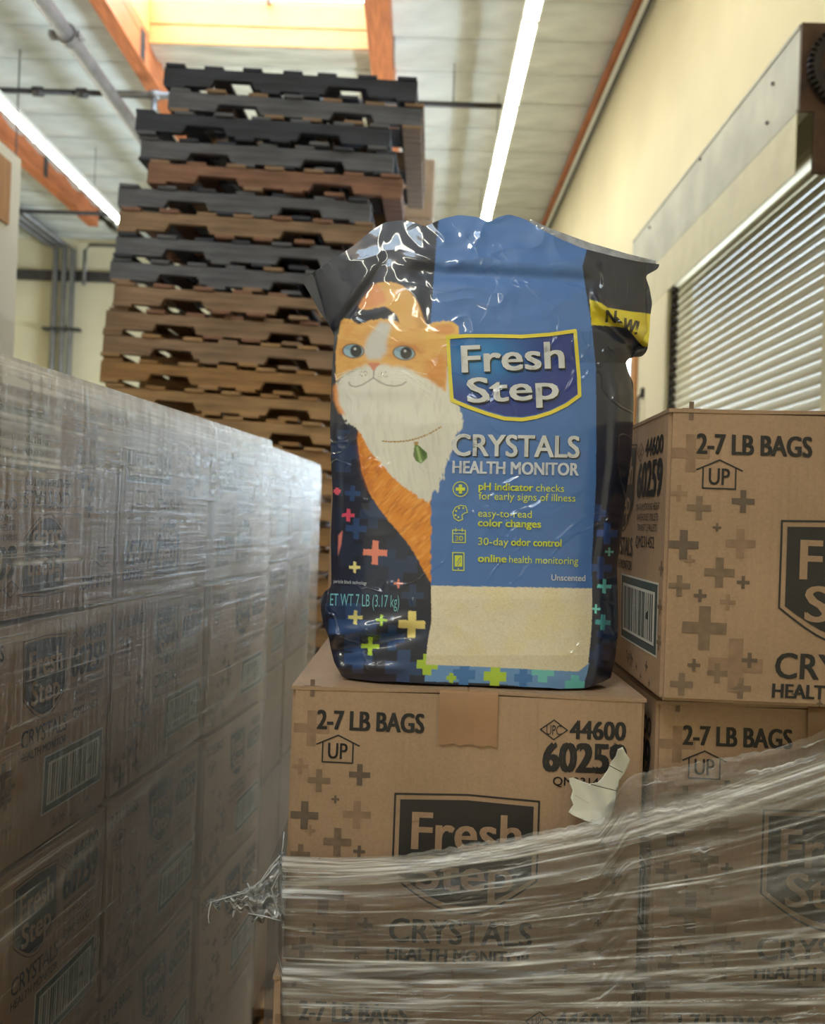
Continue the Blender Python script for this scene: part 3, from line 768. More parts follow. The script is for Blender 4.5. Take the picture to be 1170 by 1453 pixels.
# fifth tier
cr_ = carton((.268 + CW / 2, .878 + CD / 2, LT + .001), R(-1.2), 'tall-standing brown carton at right, topmost beside the bag', g, 'FL')
carton((XA + .004 - .012, YFc + CD * 1.5 + .02, LT), R(.5), 'brown carton standing right behind the bag, only its left edge seen', g, 'L')
carton((XA + CW + .045, YFc + CD * 1.5 + .06, LT), R(-.6), 'brown carton in the back row behind the topmost right carton', g, '')
pallet((XA + .20, YFc + .50, pb - PH), 0, 'wooden pallet under the near right cartons', None, tone=(3, 5), seed=5)
struct_shim = box_obj('slip_sheet', (XA - .2, YFc + .0, 0), (XA + .8, YFc + 1.0, max(.001, pb - PH)), M_cardcut); tag(struct_shim, 'cardboard slip sheet under the near right pallet', 'sheet')

# ------------------------------------------------------------------ left-hand wrapped stack
yaw = math.atan(.1257)
un = Vector((math.sin(yaw), math.cos(yaw), 0)); nn = Vector((math.cos(yaw), -math.sin(yaw), 0))
def lface(d): return Vector((-.508 + .1257 * (d - .987), d, 0))
LTOP = 1.6 + .170
g2 = 'cartons in the film-wrapped stack at left'
pos = ['nearest the camera', 'second from the camera', 'third from the camera', 'at the far end']
lay = ['lowest layer', 'second layer', 'middle layer', 'second layer from the top', 'top layer']
step = .388
for L in range(5):
    z = LTOP - (5 - L) * CH
    for k in range(4):
        d = .53 + k * step / un.y * 1.0 + CD / 2
        c = lface(d) - nn * (CW / 2 + .006 + .003 * ((k * 7 + L * 3) % 3))
        flip = (L == 4)
        lab = '%scarton in the %s of the left stack, %s' % ('upside-down ' if flip else '', lay[L], pos[k])
        carton((c.x, c.y, z), -yaw, lab, g2, 'R' if L >= 1 else '', flip=flip, tape=False)
c = lface(1.3) - nn * .30
pallet((c.x - .25, c.y, 0), -yaw + math.pi / 2, 'wooden pallet under the left wrapped stack', None, tone=(3, 5), seed=9, zs=(LTOP - 5 * CH) / PH)
# second stack further back
g3 = 'cartons in the second wrapped stack at left'
yaw2 = math.atan(.056); un2 = Vector((math.sin(yaw2), math.cos(yaw2), 0)); nn2 = Vector((math.cos(yaw2), -math.sin(yaw2), 0))
def lface2(d): return Vector((-.425 + .056 * (d - 2.2), d, 0))
for L in range(5):
    for k in range(2):
        d = 2.235 + k * .40 + CD / 2; c = lface2(d) - nn2 * (CW / 2 + .01)
        carton((c.x, c.y, LTOP + .006 - (5 - L) * CH), -yaw2, 'carton in the %s of the farther left stack, %s column' % (lay[L], ['near', 'far'][k]), g3, 'R' if L > 2 else '', tape=False)
c = lface2(2.62) - nn2 * .35
pallet((c.x - .10, c.y, 0), -yaw2 + math.pi / 2, 'wooden pallet under the farther wrapped stack at left', None, tone=(3, 5), seed=11, zs=(LTOP + .006 - 5 * CH) / PH)

def side_film(name, label, face, nrm, d0, d1, ztop, zbot, seed, sag=.02, gap=.010):
    nu, nv = 300, 260
    # profile: 10 cm over the top, down the face
    U = np.linspace(0, 1, nu); d = d0 + (d1 - d0) * U
    base = np.array([face(x)[:] for x in d])
    s = np.concatenate([np.linspace(-.10, 0, 12), (np.linspace(0, 1, nv - 11)[1:]) ** 1.7 * (ztop - zbot)])
    over = np.clip(-s, 0, None); down = np.clip(s, 0, None)
    out = gap + .004 * (1 - np.exp(-down / .02))
    Ug, Sg = np.meshgrid(d, s)
    ripple = .010 * (fbm(Ug * 1.1, Sg * 2.2 + Ug * .9, 3, seed) - .5) + .004 * (fbm(Ug * 3, Sg * 26 + Ug * 5, 2, seed + 3) - .5) * np.exp(-np.clip(Sg, 0, 9) / .5)
    n = np.array(nrm[:])
    off = (out[:, None] + np.clip(ripple, -.002, .02)) * (over[:, None] == 0) - over[:, None]
    P = base[None] + off[..., None] * n
    P[..., 2] = ztop + .008 - down[:, None] - .002 * (over[:, None] > 0) + .0
    # far end wraps the corner
    m = nu - 12
    for j in range(m, nu):
        t = (j - m) / 11; P[:, j, :2] = P[:, m, :2] + np.array([un.x, un.y]) * .012 * math.sin(t * math.pi / 2) - n[:2] * (.20 * max(0, t - .15))
    milk_glint = .10 * np.clip(fbm(Ug * 2, Sg * 14 + Ug * 3, 3, seed + 9) - .45, 0, 1) * 2
    milk_glint = milk_glint + .30 * np.exp(-Sg.clip(0, 9) / .13) * (.4 + fbm(Ug * 60, Sg * 8, 3, seed + 11)) * (.5 + fbm(Ug * 3, Sg * 60, 3, seed + 12))  # upper band: silvery sheen painted in on top of the film's milkiness
    milk_glint = milk_glint + .22 * np.exp(-((Sg - (.345 - .06 * (Ug - 1))) / .012) ** 2) + .2 * np.exp(-((Sg - (.72 - .18 * (Ug - 1))) / .008) ** 2) + .15 * np.exp(-((Sg - (.50 - .16 * (Ug - 1))) / .006) ** 2) + .10 * np.exp(-Sg.clip(0, 9) / .10)
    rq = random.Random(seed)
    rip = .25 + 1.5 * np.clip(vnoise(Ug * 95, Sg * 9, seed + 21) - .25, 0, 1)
    for k in range(70):  # thin highlight lines painted into the film's whiteness
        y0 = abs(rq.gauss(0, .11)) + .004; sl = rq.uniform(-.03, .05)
        milk_glint = milk_glint + rq.uniform(.1, .5) * np.exp(-((Sg - y0 - sl * (Ug - 1.2)) / rq.uniform(.0009, .0022)) ** 2) * np.clip(vnoise(Ug * rq.uniform(3, 9) + k * 3.7, Sg * 0 + k, seed + 30 + k) - .3, 0, 1) * rip * 2
    milk_glint = np.clip(milk_glint + .16 * np.exp(-Sg.clip(0, 9) / .16) * (rip - .4), 0, .85)
    o = link(name, grid_mesh(name, P, np.stack([Ug, Sg], -1), milk_glint), None, M_filmL)
    tag(o, label, 'plastic wrap'); return o
side_film('stretch_film', 'rippled stretch film over the near left carton stack', lface, nn, .45, 2.09, LTOP, .18, 2)
side_film('stretch_film', 'stretch film over the farther left carton stack', lface2, nn2, 2.2, 3.06, LTOP + .006, .18, 12)

# ------------------------------------------------------------------ film round the near right cartons
def lerp(xs, ys, x): return np.interp(x, xs, ys)
tx = [380, 400, 480, 560, 640, 700, 760, 810, 850, 890, 930, 980, 1050, 1110, 1170, 1260, 1400]
ty = [1212, 1214, 1217, 1214, 1202, 1192, 1180, 1172, 1160, 1105, 1090, 1084, 1072, 1058, 1036, 1010, 975]
nu, nv = 420, 420
px = np.linspace(388, 1400, nu)[None].repeat(nv, 0)
t = np.linspace(0, 1, nv)[:, None].repeat(nu, 1)
ytop = lerp(tx, ty, px); ybot = 1760
y0 = ytop + 7 * (fbm(px / 9, px * 0 + 3, 3, 4) - .5) * (px > 560)
py = y0 + (ybot - y0) * t ** 1.25
fan = (py - ytop) / 60.0
ridge = fbm(px / 420 + fan * .25, fan * 2.6, 5, 31)
amp = .010 * np.exp(-t * 2.5) + .004
Yf = YFc - .022 - amp * (ridge - .35) - .0025 * (fbm(px / 60, py / 7, 3, 8) - .5)
crum = np.exp(-((px - 960) / 130) ** 2) * np.exp(-(py - ytop) / 55)
Yf = Yf - .012 * crum * (fbm(px / 11, py / 11, 4, 77) - .5)
# pull in at the left-hand corner
P = unp_np(px, py, Yf)
cx0 = XA - CW / 2 - .018
left = np.clip((410 - px) / 22, 0, 1)
P[..., 0] = np.maximum(P[..., 0], cx0 - .002 + 0 * left)
P[..., 1] = P[..., 1] + np.where(px < 400, (400 - px) / 12 * .03, 0)
band = lambda c, w: np.exp(-((py - c) / w) ** 2)
milk_glint = .42 * band(lerp([388, 480, 620, 720, 850, 1000, 1170, 1400], [1219, 1223, 1216, 1200, 1170, 1135, 1085, 1010], px), 7 + (px - 388) / 120)
milk_glint += .30 * band(lerp([388, 430, 560, 680, 760, 900, 1170, 1400], [1275, 1255, 1238, 1212, 1196, 1176, 1120, 1050], px), 6 + (px - 388) / 90)
milk_glint += .20 * np.clip(fbm(px / 260, t * 42, 4, 15) - .50, 0, 1) * 3 + .18 * crum * fbm(px / 9, py / 9, 3, 5)
milk_glint += .25 * band(lerp([388, 560, 800, 1170, 1400], [1372, 1368, 1384, 1410, 1430], px), 5) + .03
milk_glint *= .25 + 1.0 * fbm(px / 50, t * 150, 3, 19)
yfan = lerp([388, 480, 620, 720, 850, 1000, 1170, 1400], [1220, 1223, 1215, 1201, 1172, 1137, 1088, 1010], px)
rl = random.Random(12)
for k in range(110):  # specular streaks painted as diffuse white lines across the film
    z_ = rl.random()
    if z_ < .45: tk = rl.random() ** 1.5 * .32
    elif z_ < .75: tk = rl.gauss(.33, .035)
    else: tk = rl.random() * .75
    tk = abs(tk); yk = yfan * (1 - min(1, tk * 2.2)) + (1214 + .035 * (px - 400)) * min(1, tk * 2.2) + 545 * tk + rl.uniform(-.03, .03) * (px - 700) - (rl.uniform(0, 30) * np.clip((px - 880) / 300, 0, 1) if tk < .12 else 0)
    milk_glint = milk_glint + rl.uniform(.15, .65) * np.exp(-((py - yk) / rl.choice((.8, 1.0, 1.3, 1.8, 2.8))) ** 2) * np.clip(vnoise(px / rl.uniform(25, 140) + k * 7.3, py * 0 + k, 40 + k) - rl.uniform(.25, .6), 0, 1) * 2
uvs = np.stack([px / 1170, t ** 1.1 * .46 + .0 * px], -1)
o = link('stretch_film', grid_mesh('right_film', P, uvs, np.clip(milk_glint, 0, .9)), None, M_film)
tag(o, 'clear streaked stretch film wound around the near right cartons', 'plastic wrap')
# side return of the film on the left flank
u = np.linspace(0, 1, 30)[None].repeat(60, 0); v = np.linspace(0, 1, 60)[:, None].repeat(30, 1)
Ps = np.stack([np.full_like(u, cx0) - .002 * fbm(u * 4, v * 20, 3, 3), YFc + .006 + .75 * u, 1.205 - .95 * v + .01 * u], -1)
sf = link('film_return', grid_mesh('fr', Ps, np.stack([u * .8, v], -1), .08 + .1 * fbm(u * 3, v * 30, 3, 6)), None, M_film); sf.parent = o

# torn tail of film
def tail():
    nu, nv = 90, 46
    u = np.linspace(0, 1, nu)[None].repeat(nv, 0); v = np.linspace(0, 1, nv)[:, None].repeat(nu, 1)
    # u: 0 at carton corner -> 1 at tip
    xc = 403 - 110 * u
    up = lerp([0, .15, .35, .5, .75, 1], [1208, 1228, 1252, 1262, 1270, 1279], u); lo = lerp([0, .12, .3, .45, .6, .8, .93, 1], [1311, 1307, 1303, 1296, 1290, 1284, 1286, 1284], u)
    jag = 6 * (fbm(u * 14, v * 0 + 2, 2, 3) - .5)
    y = up + jag + (lo + 2 * jag - up) * v
    x = xc + 5 * (fbm(u * 9, v * 7, 3, 5) - .5)
    Y = YFc + .012 + .024 * (fbm(u * 6, v * 7, 4, 9) - .5) + .006 * np.sin(v * 17 + u * 7)
    e = empty('torn_film_tail', tuple(unp(400, 1255, YFc))); tag(e, 'crumpled torn tail of stretch film sticking out left of the cartons', 'plastic wrap')
    P = unp_np(x, y, Y) - np.array(e.location)
    m = .38 + 1.1 * np.clip(fbm(u * 18, v * 16, 4, 21) - .42, 0, 1) * 1.6
    link('film_sheet', grid_mesh('t', P, np.stack([u * .15, v * .1], -1), m), e, M_filmT)
    rr = random.Random(4)
    for pts in ([(300, 1279), (297, 1290), (295, 1301), (297, 1310)], [(355, 1262), (352, 1255), (349, 1251)], [(332, 1292), (330, 1302)], [(366, 1300), (358, 1308)],
                [(402, 1209), (385, 1228), (370, 1250), (350, 1266), (320, 1274), (297, 1281)], [(402, 1216), (380, 1240), (362, 1262)], [(403, 1308), (375, 1300), (352, 1296)],
                [(400, 1230), (385, 1262), (392, 1285), (401, 1300)], [(403, 1180), (401, 1200), (399, 1216)]):
        bm = bmesh.new(); add_tube(bm, [unp(a, b, YFc - .005 + rr.uniform(-.008, .008)) - e.location for a, b in pts], .0010, 6)
        link('film_strand', bm_mesh('s', bm, True), e, M_strand)
M_strand = film_mat('twisted_film_strand', milk_glint=.45, gloss=2.0, scale=(30, 30), dist=.001, glint_streak=.3)
tail()

# torn paper label
def torn_label():
    out = [(883, 1060), (887, 1068), (893, 1077), (890, 1088), (885, 1098), (878, 1107), (876, 1120), (874, 1130), (870, 1146), (866, 1158), (863, 1166), (858, 1170), (848, 1171), (838, 1168), (826, 1163), (813, 1157), (806, 1152),
           (813, 1142), (809, 1132), (812, 1122), (808, 1112), (807, 1104), (812, 1103), (824, 1108), (836, 1112), (848, 1110), (855, 1102), (862, 1092), (866, 1082), (873, 1073), (876, 1063)]
    f = Flat(); f.poly(out, 0, 0)
    e = empty('torn_label', tuple(unp(850, 1160, YFc - .02))); tag(e, 'torn white paper label hanging on the front of the bag carton', 'label')
    def fn(sgn):
        def g(x, y, o):
            x = np.asarray(x, float); y = np.asarray(y, float)
            Y = YFc - .018 - .012 * np.clip((1140 - y) / 80, 0, 1) ** 2 - .004 * np.sin((x - y * .5) / 9) - .004 * np.clip((y - 1150) / 20, 0, 1) - o
            return unp_np(x, y, Y) - np.array(e.location)
        return g
    me = f.mesh('paper', fn(1), [M_paper], cut=4, offs=0); 
    o = link('paper', me, e); s = o.modifiers.new('s', 'SOLIDIFY'); s.thickness = .0006
    me.polygons.foreach_set('use_smooth', [True] * len(me.polygons))
    f = Flat(); f.line([(862, 1085), (883, 1096)], .9, 0, 0); f.line([(838, 1113), (874, 1122)], .9, 0, 0); f.line([(815, 1128), (835, 1140)], .4, 1, 0)
    link('ruled_line', f.mesh('l', fn(1), [M_ink, M_ink2], cut=4, offs=.0009), e)
torn_label()

# ------------------------------------------------------------------ the bag
BAGY = .995
BT = LT - .0018
def sm(x): x = np.clip(x, 0, 1); return x * x * (3 - 2 * x)
def bag_Y(px, py, detail=True):
    px = np.asarray(px, float); py = np.asarray(py, float)
    L = np.interp(py, [300, 400, 470, 600, 760, 830, 860, 940, 975], [430, 448, 468, 466, 468, 466, 456, 468, 480])
    Rr = np.interp(py, [300, 380, 470, 515, 560, 650, 750, 800, 880, 930, 975], [905, 915, 918, 890, 899, 896, 884, 876, 878, 875, 866])
    Th = np.interp(py, [300, 330, 400, 470, 600, 850, 930, 985], [.0, .010, .026, .040, .050, .058, .056, .048])
    c = np.clip(2 * (px - L) / (Rr - L) - 1, -1, 1)
    g = (1 - np.abs(c) ** 3.2) ** .62
    Y = BAGY - Th * g
    # gusset ridge on the right, a softer one on the left
    Y = Y - .006 * np.exp(-((px - (Rr - 24)) / 9) ** 2) * sm((py - 500) / 60)
    Y = Y - .004 * np.exp(-((px - (L + 10)) / 8) ** 2) * sm((py - 560) / 60)
    if detail:
        wx = fbm(px / 70, py / 70, 2, 41) * 60; wy = fbm(px / 70, py / 70, 2, 51) * 60
        a_top = .0030 * sm((520 - py) / 150) + .0013
        a_edge = .004 * sm((L + 60 - px) / 60) * sm((py - 780) / 60) + .0045 * sm((px - 850) / 40) * sm((620 - py) / 60)
        amp = (a_top + a_edge) * (.25 + .75 * g)
        Y = Y + amp * (fbm((px + wx) / 62, (py + wy) / 46, 3, 61) - .5)
        rd = 1 - np.abs(2 * fbm((px + wx) / 85, (py + wy) / 60, 2, 71) - 1)
        Y = Y - amp * .55 * rd ** 3
        # named folds: slumped shoulder, neck fold on the right, fold to the left tip, dent at the bottom left
        Y = Y + .004 * np.exp(-((py - (392 + .06 * (px - 700))) / 10) ** 2) * sm((px - 560) / 40) * sm((860 - px) / 40)
        Y = Y - .003 * np.exp(-((py - (372 + .05 * (px - 700))) / 12) ** 2) * sm((px - 560) / 40) * sm((860 - px) / 40)
        q = (px - 848) * .62 + (py - 430) * -.78
        Y = Y - .010 * np.exp(-(q / 9) ** 2) * sm((px - 835) / 14)
        Y = Y + .006 * np.exp(-((q + 16) / 9) ** 2) * sm((px - 835) / 14)
        q2 = (py - 478) + (px - 470) * 1.35
        Y = Y + .006 * np.exp(-((q2 + 0) / 12) ** 2) * sm((560 - px) / 60)
        q3 = (py - 905) + (px - 560) * .22
        Y = Y + .008 * np.exp(-(q3 / 9) ** 2) * sm((620 - px) / 70)
        Y = Y - .007 * np.exp(-((q3 + 22) / 10) ** 2) * sm((600 - px) / 60)
        Y = Y - .006 * np.exp(-((py - 948) / 8) ** 2) * sm((590 - px) / 50)
    return Y
def bag_P(px, py, off=0.0):
    px = np.asarray(px, float)
    P = unp_np(px, py, bag_Y(px, py) - off)
    P[..., 2] = np.maximum(P[..., 2], BT + .0012 + 0 * px)
    return P
Lc = np.array([(0, 428, 398), (.03, 440, 418), (.07, 452, 440), (.10, 466, 461), (.12, 474, 474), (.2, 471, 520), (.35, 468, 600), (.45, 469, 650), (.55, 472, 700), (.64, 469, 762), (.72, 470, 820), (.745, 470, 834), (.757, 460, 839), (.775, 455, 850), (.80, 455, 868), (.83, 458, 885), (.86, 466, 903), (.90, 469, 920), (.95, 474, 940), (1, 485, 960)])
Rc = np.array([(0, 935, 375), (.01, 934, 381), (.022, 925, 386), (.036, 915, 391), (.06, 921, 408), (.1, 925, 430), (.13, 922, 450), (.17, 921, 475), (.2, 918, 498), (.215, 910, 507), (.23, 897, 506), (.245, 887, 513), (.27, 891, 528), (.3, 898, 543), (.35, 899, 570), (.42, 898, 600), (.5, 895, 650), (.58, 888, 700), (.66, 883, 750), (.73, 875, 800), (.8, 876, 850), (.87, 877, 895), (.93, 873, 930), (1, 866, 962)])
Tc = np.array([(0, 428, 398), (.08, 468, 370), (.15, 500, 350), (.2, 528, 326), (.25, 547, 315), (.29, 572, 312), (.33, 592, 317), (.37, 602, 322), (.4, 625, 311), (.44, 650, 305), (.49, 678, 308), (.525, 694, 316), (.55, 706, 308), (.58, 722, 304), (.62, 745, 311), (.66, 765, 324), (.70, 790, 337), (.77, 825, 352), (.86, 872, 364), (.93, 905, 371), (1, 935, 375)])
Bc = np.array([(0, 485, 960), (.05, 503, 968), (.15, 560, 967), (.3, 620, 971), (.5, 700, 973), (.7, 780, 976), (.82, 820, 980), (.87, 838, 974), (.93, 852, 969), (1, 866, 962)])
def crv(C, t): return np.stack([np.interp(t, C[:, 0], C[:, 1]), np.interp(t, C[:, 0], C[:, 2])], -1)
def smooth1(a, k):
    b = a.copy()
    for _ in range(k): b[1:-1] = (b[:-2] + 2 * b[1:-1] + b[2:]) / 4
    return b
NU, NV = 440, 580
tu = np.linspace(0, 1, NU); tv = np.linspace(0, 1, NV)
Tt, Bb, Ll, Rr_ = (smooth1(crv(C, t), 14) for C, t in ((Tc, tu), (Bc, tu), (Lc, tv), (Rc, tv)))
u = tu[None, :, None]; v = tv[:, None, None]
G = (1 - v) * Tt[None] + v * Bb[None] + (1 - u) * Ll[:, None] + u * Rr_[:, None] - ((1 - u) * (1 - v) * Tt[0] + u * (1 - v) * Tt[-1] + (1 - u) * v * Bb[0] + u * v * Bb[-1])

# ---- printed artwork of the front, rasterised into a colour attribute (two cells per photo pixel)
X0, Y0, SX = 415, 290, 2
IW, IH = 540 * SX, 700 * SX
yy, xx = np.mgrid[0:IH, 0:IW]; GX = X0 + xx / SX; GY = Y0 + yy / SX
img = np.zeros((IH, IW, 3)); img[:] = lin((25, 32, 54))
def blur(m, r):
    r = int(max(1, r * SX))
    for ax in (0, 1):
        c = np.cumsum(np.pad(m, [(r + 1, r) if a == ax else (0, 0) for a in (0, 1)], mode='edge'), axis=ax)
        m = (c[2 * r + 1:] - c[:-2 * r - 1])[:m.shape[0]] / (2 * r + 1) if ax == 0 else (c[:, 2 * r + 1:] - c[:, :-2 * r - 1])[:, :m.shape[1]] / (2 * r + 1)
    return m
def smooth_pts(P, n=4):
    P = np.array(P, float); out = []
    for i in range(len(P)):
        p0, p1, p2, p3 = P[i - 1], P[i], P[(i + 1) % len(P)], P[(i + 2) % len(P)]
        for k in range(n):
            t = k / n; out.append(.5 * (2 * p1 + (p2 - p0) * t + (2 * p0 - 5 * p1 + 4 * p2 - p3) * t * t + (3 * p1 - p0 - 3 * p2 + p3) * t ** 3))
    return np.array(out)
furx = (fbm(GX / 2.2, GY / 7, 2, 91) - .5); fury = (fbm(GX / 4, GY / 4, 2, 92) - .5)
def mask(P, soft=.4, fur=0.0, curve=False):
    P = smooth_pts(P) if curve else np.array(P, float)
    pad = 12 + soft * 2
    x0, x1 = int(max(0, (P[:, 0].min() - X0 - pad) * SX)), int(min(IW, (P[:, 0].max() - X0 + pad) * SX)); y0, y1 = int(max(0, (P[:, 1].min() - Y0 - pad) * SX)), int(min(IH, (P[:, 1].max() - Y0 + pad) * SX))
    m = np.zeros((IH, IW)); 
    if x1 <= x0 or y1 <= y0: return m
    xs = GX[y0:y1, x0:x1] + fur * 1.4 * furx[y0:y1, x0:x1]; ys = GY[y0:y1, x0:x1] + fur * 2.2 * furx[y0:y1, x0:x1] + fur * fury[y0:y1, x0:x1]
    ins = np.zeros(xs.shape, bool)
    for i in range(len(P)):
        (xa_, ya_), (xb_, yb_) = P[i - 1], P[i]
        if ya_ == yb_: continue
        ins ^= ((ya_ > ys) != (yb_ > ys)) & (xs < (xb_ - xa_) * (ys - ya_) / (yb_ - ya_) + xa_)
    m[y0:y1, x0:x1] = ins
    return blur(blur(m, soft), soft) if soft > .3 else m
def paint(m, c, a=1.0):
    global img
    img = img * (1 - a * m[..., None]) + np.array(lin(c)) * (a * m[..., None])
def P_(pts, c, a=1, soft=.4, fur=0, curve=False): 
    m = mask(pts, soft, fur, curve); paint(m, c, a); return m
def cross_px(cx, cy, r, c, w=.32, a=1, rot=.04):
    q = r * w; b = [(-q, -r), (q, -r), (q, -q), (r, -q), (r, q), (q, q), (q, r), (-q, r), (-q, q), (-r, q), (-r, -q), (-q, -q)]
    P_([(cx + x * math.cos(rot) - y * math.sin(rot), cy + x * math.sin(rot) + y * math.cos(rot)) for x, y in b], c, a, .3)
def ell(cx, cy, rx, ry, c, a=1, soft=.4, rot=0): return P_([(cx + rx * math.cos(t) * math.cos(rot) - ry * math.sin(t) * math.sin(rot), cy + rx * math.cos(t) * math.sin(rot) + ry * math.sin(t) * math.cos(rot)) for t in np.linspace(0, 2 * math.pi, 25)[:-1]], c, a, soft)
def stroke(pts, wd, c, a=1, soft=.4):
    P = np.array(pts, float); d = np.gradient(P, axis=0); n = np.stack([-d[:, 1], d[:, 0]], -1); n /= np.linalg.norm(n, axis=1)[:, None] + 1e-9
    w_ = np.full((len(P), 1), wd / 2); P_(np.concatenate([P + n * w_, (P - n * w_)[::-1]]), c, a, soft)
# blue crosses on the navy ground
NB, NB2, NB3 = (32, 52, 88), (40, 68, 114), (28, 40, 66)
for cx, cy, r, c, w in ((488, 640, 30, NB, .36), (482, 690, 14, NB3, .35), (500, 700, 11, NB2, .3), (530, 730, 20, NB, .34), (505, 750, 15, NB2, .3), (492, 780, 24, NB3, .36), (560, 800, 32, NB, .38), (525, 812, 26, NB3, .36), (570, 772, 22, NB3, .36),
                        (505, 840, 22, NB3, .4), (585, 845, 16, NB, .3), (482, 865, 22, NB, .36), (500, 890, 34, NB2, .32), (556, 905, 18, NB2, .34), (572, 948, 26, NB2, .36), (508, 935, 20, NB2, .4), (600, 905, 14, NB3, .4), (545, 845, 20, NB3, .36),
                        (861, 757, 15, (40, 74, 140), .32), (848, 728, 12, (34, 58, 110), .4), (852, 806, 16, (32, 62, 120), .32), (860, 900, 14, (26, 48, 90), .35), (850, 930, 16, (26, 46, 84), .4), (500, 620, 12, NB3, .36), (478, 735, 16, NB3, .4), (538, 690, 10, NB3, .3)):
    cross_px(cx, cy, r, c, w)
for cx, cy, r, c, w in ((532, 784, 17, (228, 132, 110), .26), (503, 805, 8, (226, 214, 140), .27), (565, 828, 6.5, (216, 130, 110), .26), (504, 876, 10, (216, 204, 130), .26), (541, 880, 8, (168, 206, 60), .22), (525, 917, 13, (182, 214, 64), .24), (584, 886, 19, (232, 212, 130), .30),
                        (494, 731, 9, (214, 74, 104), .28), (478, 697, 5, (220, 90, 110), .5), (864, 783, 6, (110, 196, 196), .22), (857, 832, 10, (104, 196, 196), .26), (845, 864, 6.5, (120, 210, 200), .22), (855, 883, 11, (70, 150, 160), .3)):
    cross_px(cx, cy, r, c, w)
# small band of pink along the left fold
P_([(480, 760), (486, 752), (484, 772), (479, 790)], (210, 120, 110))
# blue panel
panel = [(624, 296), (620, 330), (611, 451), (610, 560), (611, 700), (611, 831), (840, 835), (839, 800), (845, 690), (846, 600), (845, 520), (839, 461), (829, 400), (826, 378), (832, 355), (838, 296)]
P_(panel, (68, 112, 178), 1, .3)
# cat: tail, body, chest, head
ORG = (222, 158, 66); ORL = (232, 184, 104); ORD = (196, 112, 40); WH = (222, 218, 206)
P_([(509, 436), (515, 424), (524, 412), (534, 402), (548, 400), (566, 403), (582, 415), (594, 432), (600, 450), (606, 470), (580, 474), (568, 462), (563, 448), (555, 441), (546, 435), (534, 437), (520, 440)], (224, 172, 96), 1, .5, 1.0, True)
P_([(509, 436), (515, 424), (524, 412), (534, 402), (541, 410), (548, 426), (534, 434), (520, 438)], (222, 138, 92), .75, 2, .8, True)
P_([(590, 425), (600, 450), (606, 470), (594, 472), (588, 448)], (196, 136, 70), .5, 3)
body = [(507, 610), (508, 640), (514, 672), (524, 700), (538, 722), (552, 740), (568, 758), (582, 776), (594, 796), (604, 816), (611, 826), (611, 700), (600, 640), (560, 600), (520, 600)]
bm_ = P_(body, (226, 140, 44), 1, .5, 3)
st_ = np.clip(fbm((GX + GY) / 5, (GY - GX) / 22, 3, 33) - .42, 0, 1) * 2.2
paint(bm_ * st_, (184, 96, 22), .8); paint(bm_ * np.clip(fbm((GX + GY) / 4, (GY - GX) / 18, 3, 37) - .5, 0, 1) * 2, (246, 182, 92), .8)
P_([(507, 610), (508, 640), (514, 672), (524, 700), (528, 690), (518, 660), (514, 630)], (190, 96, 30), .6, 3)
chest = [(474, 540), (478, 575), (488, 596), (505, 607), (516, 622), (524, 640), (532, 650), (545, 662), (556, 676), (572, 690), (590, 702), (608, 714), (612, 700), (622, 694), (630, 668), (640, 640), (650, 616), (657, 596), (652, 578), (640, 556), (636, 520)]
cm_ = P_(chest, WH, 1, .5, 5)
paint(cm_ * np.clip(fbm((GX - GY * .15) / 3, GY / 20, 3, 43) - .45, 0, 1) * 2, (176, 172, 166), .38)
paint(blur(cm_, 1) * sm(1 - np.abs((GX - (610 + (GY - 640) * .1)) / 55)) * sm((GY - 560) / 60), (180, 178, 176), .25)
head = [(484, 455), (489, 452), (498, 453), (508, 460), (524, 455), (540, 452), (556, 454), (570, 459), (586, 466), (600, 466), (612, 459), (628, 455), (642, 456), (650, 463), (651, 474), (642, 479), (636, 486), (634, 520), (632, 556), (600, 548), (560, 530), (530, 520), (500, 525), (476, 540), (476, 500), (480, 475)]
hm_ = P_(head, (224, 172, 94), 1, .6, 1.4)
paint(hm_ * np.exp(-(((GX - 573) / 26) ** 2 + ((GY - 497) / 16) ** 2)), (196, 132, 68), .55); paint(hm_ * np.exp(-(((GX - 501) / 22) ** 2 + ((GY - 497) / 15) ** 2)), (200, 138, 74), .55)
paint(hm_ * np.clip(fbm((GX - GY * .4) / 16, GY / 4.5, 3, 53) - .45, 0, 1) * 2, (200, 124, 56), .6)
paint(hm_ * sm((GX - 590) / 40) * sm((500 - GY) / 30), (238, 196, 112), .6)
P_([(612, 465), (628, 460), (641, 462), (646, 470), (634, 475), (620, 473)], (214, 136, 82), .7, 1.6, 0, True)       # inner ear
P_([(486, 462), (494, 457), (504, 464), (498, 474), (488, 480)], (224, 150, 80), .5, 2)
P_([(600, 515), (632, 500), (634, 545), (622, 556), (604, 540)], (206, 116, 46), .55, 5)
P_([(472, 545), (478, 542), (482, 565), (490, 588), (480, 585), (474, 570)], (222, 140, 62), .9, 1.5, 3)
P_([(541, 457), (555, 459), (552, 474), (547, 486), (549, 500), (540, 510), (522, 510), (515, 497), (520, 480), (532, 465)], (200, 200, 198), .95, 2.6, 2)
